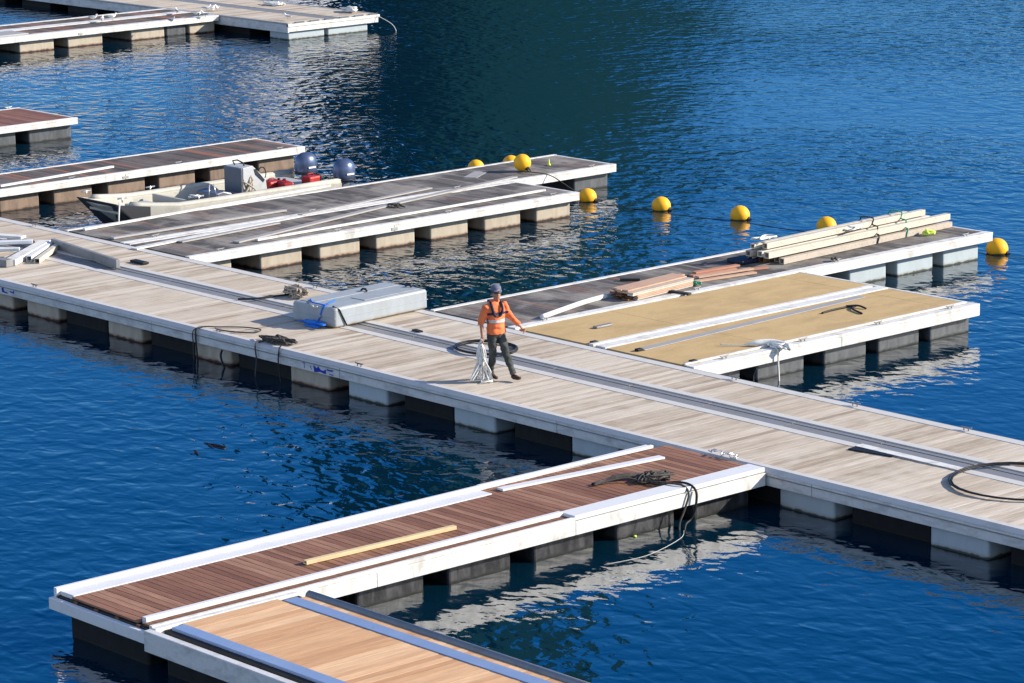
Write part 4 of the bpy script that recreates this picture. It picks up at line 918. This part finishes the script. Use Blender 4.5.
# ------------------------------------------------------------------ the walking man
def skin(name, verts, edges, m, parent=None, sub=2, extra=None, flat=None, root=None):
    """verts: {key: (pos, radius or (rx, ry))}; grows one smooth surface"""
    keys = list(verts); me = bpy.data.meshes.new(name)
    me.from_pydata([tuple(verts[k][0]) for k in keys], [(keys.index(a), keys.index(b)) for a, b in edges], [])
    o = bpy.data.objects.new(name + '_tmp', me); COL.objects.link(o)
    o.modifiers.new('skin', 'SKIN').use_smooth_shade = True
    for i, k in enumerate(keys):
        r = verts[k][1]; r = (r, r) if not isinstance(r, tuple) else r
        me.skin_vertices[0].data[i].radius = r
        me.skin_vertices[0].data[i].use_root = (k == (root or keys[0]))
    s_ = o.modifiers.new('sub', 'SUBSURF'); s_.levels = sub; s_.render_levels = sub
    dg = bpy.context.evaluated_depsgraph_get(); out = bpy.data.meshes.new_from_object(o.evaluated_get(dg))
    out.name = name; out.materials.clear(); out.materials.append(m)
    for p in out.polygons: p.use_smooth = True
    bpy.data.objects.remove(o); bpy.data.meshes.remove(me)
    ob = bpy.data.objects.new(name, out); COL.objects.link(ob)
    if parent is not None: ob.parent = parent
    return ob
def join_into(ob, others):
    bm = bmesh.new(); bm.from_mesh(ob.data)
    for x in others:
        bm.from_mesh(x.data)
    bm.to_mesh(ob.data); bm.free()
    for x in others: bpy.data.objects.remove(x)
man = thing('person', (.03, .02, DZ), 'man in orange hi-vis jacket, dark trousers and cap walking along the pontoon with white rope', 'person')
RH = Vector((.665, .747, 0)); TH = Vector((.747, -.665, 0))     # picture right, towards the viewer
def W_(u, d, h): return RH*u + TH*d + Vector((0,0,h))
# heading of the walk: +X.  left side of the body is +Y
J = {}
J['pelvis'] = W_(-.04, 0, .93); J['belly'] = W_(-.045, .0, 1.06); J['chest'] = W_(-.055, .01, 1.27); J['neckb'] = W_(-.055, .01, 1.42); J['neck'] = W_(-.045, .03, 1.49)
side = Vector((.10, .995, 0))                                   # towards his left hand side
J['shR'] = J['neckb'] - side*.18 + Vector((0,0,-.055)); J['shL'] = J['neckb'] + side*.18 + Vector((0,0,-.055))
J['elR'] = W_(-.30, .13, 1.10); J['haR'] = W_(-.285, .17, .84)
J['elL'] = W_(.22, -.06, 1.17); J['haL'] = W_(.405, .02, .985)
J['hipR'] = J['pelvis'] - side*.095 + Vector((0,0,-.05)); J['hipL'] = J['pelvis'] + side*.095 + Vector((0,0,-.05))
J['knR'] = W_(-.10, .06, .485); J['anR'] = W_(-.155, -.09, .125)
J['knL'] = W_(.13, .10, .50); J['anL'] = W_(.275, .13, .12)
hd = W_(-.025, .05, 1.62)
fwd = Vector((.88, -.35, 0)).normalized()                          # face turned a little to the viewer
body = {k: (J[k], r) for k, r in (('pelvis',.10),('belly',.095),('chest',.105),('neckb',(.085,.075)),('neck',.05),('shR',.06),('shL',.06),('elR',.042),('elL',.042),('haR',.028),('haL',.028),
        ('hipR',.066),('hipL',.066),('knR',.05),('knL',.05),('anR',.04),('anL',.04))}
sdv = Vector((-fwd.y, fwd.x, 0))
bo = skin('body', body, [('pelvis','belly'),('belly','chest'),('chest','neckb'),('neckb','neck'),('neckb','shR'),('neckb','shL'),('shR','elR'),('shL','elL'),('elR','haR'),('elL','haL'),
         ('pelvis','hipR'),('pelvis','hipL'),('hipR','knR'),('hipL','knL'),('knR','anR'),('knL','anL')], M['skin'], man)
def hloft():
    mb = MB(); n_ = 18; secs = [(-.16,-.015,.050,.050),(-.115,-.005,.050,.052),(-.105,.018,.052,.062),(-.07,.016,.064,.080),(-.03,.010,.070,.090),(.02,.002,.076,.096),(.06,.0,.074,.092),(.095,-.004,.058,.074),(.118,-.006,.030,.042)]
    vs = [hd + Vector((0,0,z)) + fwd*(f_ + math.sin(2*PI*k/n_)*ry) + sdv*math.cos(2*PI*k/n_)*rx for z, f_, rx, ry in secs for k in range(n_)]
    fs = [(j*n_+k, j*n_+(k+1) % n_, (j+1)*n_+(k+1) % n_, (j+1)*n_+k) for j in range(len(secs)-1) for k in range(n_)] + [tuple(range(n_))[::-1], tuple((len(secs)-1)*n_+k for k in range(n_))]
    mb.add(vs, fs, True)
    mb.tube([hd + fwd*.085 + Vector((0,0,.015)), hd + fwd*.104 + Vector((0,0,-.012)), hd + fwd*.112 + Vector((0,0,-.030)), hd + fwd*.085 + Vector((0,0,-.038))], [.010,.013,.016,.010], 8)
    mb.tube([hd + fwd*.070 + Vector((0,0,-.098)), hd + fwd*.084 + Vector((0,0,-.092))], [.022,.016], 8)
    return mb.build('head', M['skin'])
# hands: palm and five bent fingers each
def hand(w0, dirv, across, curl):
    parts_ = []; dirv = dirv.normalized(); across = (across - dirv*across.dot(dirv)).normalized(); nrm = dirv.cross(across)*curl
    parts_.append(skin('palm', {'a': (w0 - dirv*.02, .024), 'b': (w0 + dirv*.045, (.040,.016)), 'c': (w0 + dirv*.085, (.040,.014))}, [('a','b'),('b','c')], M['skin'], None, 1))
    for k, ln in enumerate((.072, .082, .076, .058)):
        b0 = w0 + dirv*.080 + across*((k-1.5)*.021)
        parts_.append(skin('finger', {'a': (b0 - dirv*.02, .0095), 'b': (b0 + dirv*ln*.42, .009), 'c': (b0 + dirv*ln*.62 + nrm*ln*.36, .0085), 'd': (b0 + dirv*ln*.48 + nrm*ln*.72, .007)}, [('a','b'),('b','c'),('c','d')], M['skin'], None, 1))
    b0 = w0 + dirv*.02 - across*.035
    parts_.append(skin('thumb', {'a': (b0 + across*.02, .012), 'b': (b0 - across*.015 + dirv*.03, .011), 'c': (b0 - across*.015 + dirv*.055 + nrm*.025, .009)}, [('a','b'),('b','c')], M['skin'], None, 1))
    return parts_
hloft_o = hloft()
hands = hand(J['haR'], Vector((.05,-.05,-1)), fwd, 1) + hand(J['haL'], J['haL']-J['elL'], Vector((.2,-.2,.9)), 1)
ears = [skin('ear', {'a': (hd + sdv*s_*.075 + Vector((0,0,-.01)), .014), 'b': (hd + sdv*s_*.088 + Vector((0,0,.012)), .012)}, [('a','b')], M['skin'], None, 1) for s_ in (-1, 1)]
join_into(bo, hands + ears + [hloft_o])
# clothes: lofted shapes fused into one continuous surface
def loft(mb, secs, n=20):
    """secs: (centre, rx, ry, axis_x, axis_y)"""
    vs = []
    for c, rx, ry, ax, ay in secs:
        for k in range(n):
            a = 2*PI*k/n; vs.append(c + ax*math.cos(a)*rx + ay*math.sin(a)*ry)
    fs = [(j*n+k, j*n+(k+1) % n, (j+1)*n+(k+1) % n, (j+1)*n+k) for j in range(len(secs)-1) for k in range(n)]
    fs += [tuple(range(n))[::-1], tuple((len(secs)-1)*n+k for k in range(n))]
    return mb.add(vs, fs, True)
def fuse(mb, name, m, parent, vox=.009, it=4, fold=0., fs_=9.):
    o = mb.build(name + '_tmp', m); 
    r = o.modifiers.new('r', 'REMESH'); r.mode = 'VOXEL'; r.voxel_size = vox; r.use_smooth_shade = True
    q = o.modifiers.new('s', 'SMOOTH'); q.iterations = it; q.factor = .6
    dg = bpy.context.evaluated_depsgraph_get(); out = bpy.data.meshes.new_from_object(o.evaluated_get(dg)); bpy.data.objects.remove(o)
    out.name = name; out.materials.clear(); out.materials.append(m)
    if fold:
        for v, nrm in zip(out.vertices, [Vector(v.normal) for v in out.vertices]):
            v.co += nrm * fold * mnoise.noise(Vector((v.co.x*fs_, v.co.y*fs_, v.co.z*fs_*1.6)))
    for p in out.polygons: p.use_smooth = True
    ob = bpy.data.objects.new(name, out); COL.objects.link(ob); ob.parent = parent; return ob
UP = Vector((0,0,1)); SX = side.normalized(); SY = Vector((SX.y, -SX.x, 0))
mb = MB()
def tc(k, dz=0, f=0): return J[k] + Vector((0,0,dz)) + SY*f
loft(mb, [(tc('pelvis',-.06,.01), .188, .14, SX, SY), (tc('pelvis',.02,.01), .186, .14, SX, SY), (tc('belly',0,.012), .176, .135, SX, SY), (tc('chest',-.06,.01), .188, .14, SX, SY),
          (tc('chest',.04,.01), .20, .138, SX, SY), (tc('neckb',-.03,0), .185, .11, SX, SY), (tc('neckb',.025,0), .12, .085, SX, SY), (tc('neckb',.075,.005), .078, .070, SX, SY)], 24)
mb.tube([J['shR'] + side*.05, J['shR'] - side*.01, J['shR'].lerp(J['elR'], .5), J['elR'], J['elR'].lerp(J['haR'], .15)], [.07,.080,.073,.064,.068], 12)
mb.tube([J['shL'] - side*.05, J['shL'] + side*.01, J['shL'].lerp(J['elL'], .5), J['elL'], J['elL'].lerp(J['haL'], .5), J['elL'].lerp(J['haL'], .82)], [.07,.080,.070,.062,.056,.048], 12)
jo = fuse(mb, 'jacket', M['orange'], man, .010, 5, .020, 10)
def ring(c, rx, ry, h, ax, m, name, parent, th=.006):
    """a flat tape running round the body"""
    mb = MB(); n_ = 28; ay = Vector((-ax.y, ax.x, 0)); vs = []
    for r_, z in ((0,0),(0,h),(th,h),(th,0)):
        for k in range(n_):
            a = 2*PI*k/n_; p = c + ax*math.cos(a)*(rx+r_) + ay*math.sin(a)*(ry+r_) + Vector((0,0,z)); vs.append(p)
    fs = [(j*n_+k, j*n_+(k+1) % n_, ((j+1) % 4)*n_+(k+1) % n_, ((j+1) % 4)*n_+k) for j in range(4) for k in range(n_)]
    mb.add(vs, fs, True); return mb.build(name, m, parent)
def shell_from(src, zlo, zhi, m, name, off, keep=None):
    """tape cut from the jacket surface and lifted a few millimetres"""
    bm = bmesh.new(); bm.from_mesh(src.data)
    for z, up in ((zlo, False), (zhi, True)):
        bmesh.ops.bisect_plane(bm, geom=bm.verts[:]+bm.edges[:]+bm.faces[:], plane_co=(0,0,z), plane_no=(0,0,1 if up else -1), clear_outer=True)
    if keep: bmesh.ops.delete(bm, geom=[v for v in bm.verts if not keep(v.co)], context='VERTS')
    bm.normal_update()
    for v in bm.verts: v.co += v.normal*off
    r_ = bmesh.ops.solidify(bm, geom=bm.faces[:], thickness=.003)
    me = bpy.data.meshes.new(name); bm.to_mesh(me); bm.free(); me.materials.clear(); me.materials.append(m)
    o = bpy.data.objects.new(name, me); COL.objects.link(o); o.parent = src; return o
cx_ = J['belly']
near = lambda v: (v - Vector((cx_.x, cx_.y, v.z))).length < .24
shell_from(jo, 1.085, 1.145, M['reflective'], 'reflective_tape', .006, near)
shell_from(jo, 1.235, 1.275, M['navy'], 'vest_belt', .012, near)
# life vest straps over the chest
for s_ in (-1, 1):
    b0 = J['chest']; pts = [J['neckb'] + sdv*s_*.085 - fwd*.08 + Vector((0,0,.03)), J['neckb'] + sdv*s_*.095 + Vector((0,0,.035)) + fwd*.03, b0 + fwd*.15 + sdv*s_*.095 + Vector((0,0,.08)), b0 + fwd*.155 + sdv*s_*.07 + Vector((0,0,-.02)), b0 + fwd*.15 + sdv*s_*.03 + Vector((0,0,-.06))]
    MB().tube(catmull(pts, 5), [.018]*6 + [.027]*10 + [.027]*5, 8).build('life_vest', M['navy'], man)
MB().tube([J['neckb'] - fwd*.10 + sdv*q_ + Vector((0,0,.035)) for q_ in (-.10,-.05,0,.05,.10)], .026, 8).build('life_vest', M['navy'], man)
MB().tube([J['chest'] - sdv*.165 + Vector((0,0,-.03)) + fwd*.04, J['belly'] - sdv*.165 + fwd*.07 + Vector((0,0,.02))], .013, 6).build('vest_strap', M['navy'], man)
# trousers
mb = MB()
loft(mb, [(tc('belly',-.03,.0), .165, .115, SX, SY), (tc('pelvis',.0,.0), .175, .125, SX, SY), (tc('pelvis',-.09,.0), .165, .125, SX, SY), (tc('pelvis',-.13,.0), .12, .10, SX, SY)], 22)
for q_ in 'RL':
    h_, k_, a_ = J['hip'+q_], J['kn'+q_], J['an'+q_]
    mb.tube([h_+UP*.03, h_-UP*.06, h_.lerp(k_,.5), k_+UP*.02, k_.lerp(a_,.35), k_.lerp(a_,.7), a_+UP*.01], [.085,.094,.082,.068,.066,.057,.058], 14)
fuse(mb, 'trousers', M['trousers'], man, .009, 5, .018, 11)
def boot(an, dirv, pitch):
    dirv = dirv.normalized(); up = Vector((0,0,1))
    toe = an + dirv*.175 + up*(-.075+pitch); ball = an + dirv*.10 + up*(-.068+pitch*.4); heel = an - dirv*.045 + up*(-.065)
    return skin('boot', {'an': (an + up*.03, .050), 'in': (an + up*(-.03) + dirv*.01, .050), 'heel': (heel, .038), 'ball': (ball, (.045,.036)), 'toe': (toe, (.036,.026))}, [('an','in'),('in','heel'),('in','ball'),('ball','toe')], M['boot'], man)
boot(J['anR'], Vector((.9,.10,0)), -.012); boot(J['anL'], Vector((.9,.0,0)), .05)
# cap and glasses
mb = MB()
mb.lathe([(.094,0),(.097,.03),(.090,.066),(.064,.094),(.03,.105),(.004,.108)], hd + Vector((0,0,.045)) - fwd*.010, 18, sx=.98, sy=1.0)
cp = mb.build('cap', M['cap'], man)
mb = MB(); n_ = 9; vs = []
for z_ in (0, .008):
    for k in range(n_):
        a = -1.15 + 2.3*k/(n_-1); vs.append(hd + Vector((0,0,.052+z_)) + fwd*math.cos(a)*.096 + sdv*math.sin(a)*.096)
    for k in range(n_):
        a = -1.15 + 2.3*k/(n_-1); vs.append(hd + Vector((0,0,.038+z_)) + fwd*(math.cos(a)*.10+.055) + sdv*math.sin(a)*.082)
fs = [(k, k+1, n_+k+1, n_+k) for k in range(n_-1)] + [(2*n_+k+1, 2*n_+k, 3*n_+k, 3*n_+k+1) for k in range(n_-1)]
fs += [(n_+k, n_+k+1, 3*n_+k+1, 3*n_+k) for k in range(n_-1)] + [(k+1, k, 2*n_+k, 2*n_+k+1) for k in range(n_-1)]
mb.add(vs, fs).build('peak', M['cap'], cp)
MB().tube([hd + fwd*(math.cos(a)*.100+.004) + sdv*math.sin(a)*.084 + Vector((0,0,.016)) for a in [-1.3+2.6*k/10 for k in range(11)]], [.008,.010,.018,.020,.018,.010,.018,.020,.018,.010,.008], 8).build('sunglasses', M['glass'], man)
MB().tube([hd + fwd*.094 + sdv*q_ + Vector((0,0,-.062)) for q_ in (-.022,0,.022)], .006, 6).build('mouth', M['red_paint'], man)
MB().lathe([(.085,-.03),(.093,0),(.096,.025)], hd - fwd*.022 + Vector((0,0,.02)), 16).build('hair', M['under'], man)
# rope carried in his right hand, its lower loops dragging on the deck
random.seed(33)
hp = Vector((.03,.02,DZ)) + J['haR'] + Vector((.0,0,-.10)) - RH*.03; mb = MB()
for k in range(15):
    if k < 8: bu, bd, lz = random.uniform(-.17,.02), random.uniform(-.10,.10), random.uniform(.03,.25)
    else: bu, bd, lz = random.uniform(-.04,.22), random.uniform(-.10,.10), random.uniform(.02,.30)
    bot = hp + RH*(bu*1.0) + TH*bd; bot.z = DZ + lz*.55 + .02
    wdt = random.uniform(.03,.09)
    ax_ = Vector((hp.x, hp.y, bot.z)); sw = random.uniform(-.055,.055)
    mid1 = hp.lerp(ax_, .45) + RH*(sw-.03) + TH*random.uniform(-.03,.03); mid2 = hp.lerp(ax_, .42) + RH*(sw+.035) + TH*random.uniform(-.03,.03)
    mb.tube(catmull([hp + Vector((0,0,.03)), hp.lerp(mid1,.45) - RH*.03, mid1, bot - RH*wdt*.5 + Vector((0,0,.03)), bot, bot + RH*wdt*.6 + Vector((0,0,.03)), mid2, hp + Vector((0,0,.02))], 5), .0115, 5)
pts = [hp.lerp(Vector((hp.x,hp.y,DZ)), .5)]
for k in range(14): pts.append(hp*0 + Vector((hp.x, hp.y, DZ+.025+.01*(k % 3))) + RH*random.uniform(-.26,.20) + TH*random.uniform(-.10,.12))
mb.tube(catmull(pts, 5), .0115, 5)
mb.tube(catmull([hp + Vector((0,0,.07)), hp + RH*.03 + Vector((0,0,.02)), hp - RH*.03 + Vector((0,0,-.03)), hp + RH*.03 + Vector((0,0,-.07)), hp - RH*.02 + Vector((0,0,-.11))], 5), .025, 6)
one(mb, 'carried_rope', 'rope_white', 'white rope hank hanging from the hand of the man and touching the deck', 'rope')
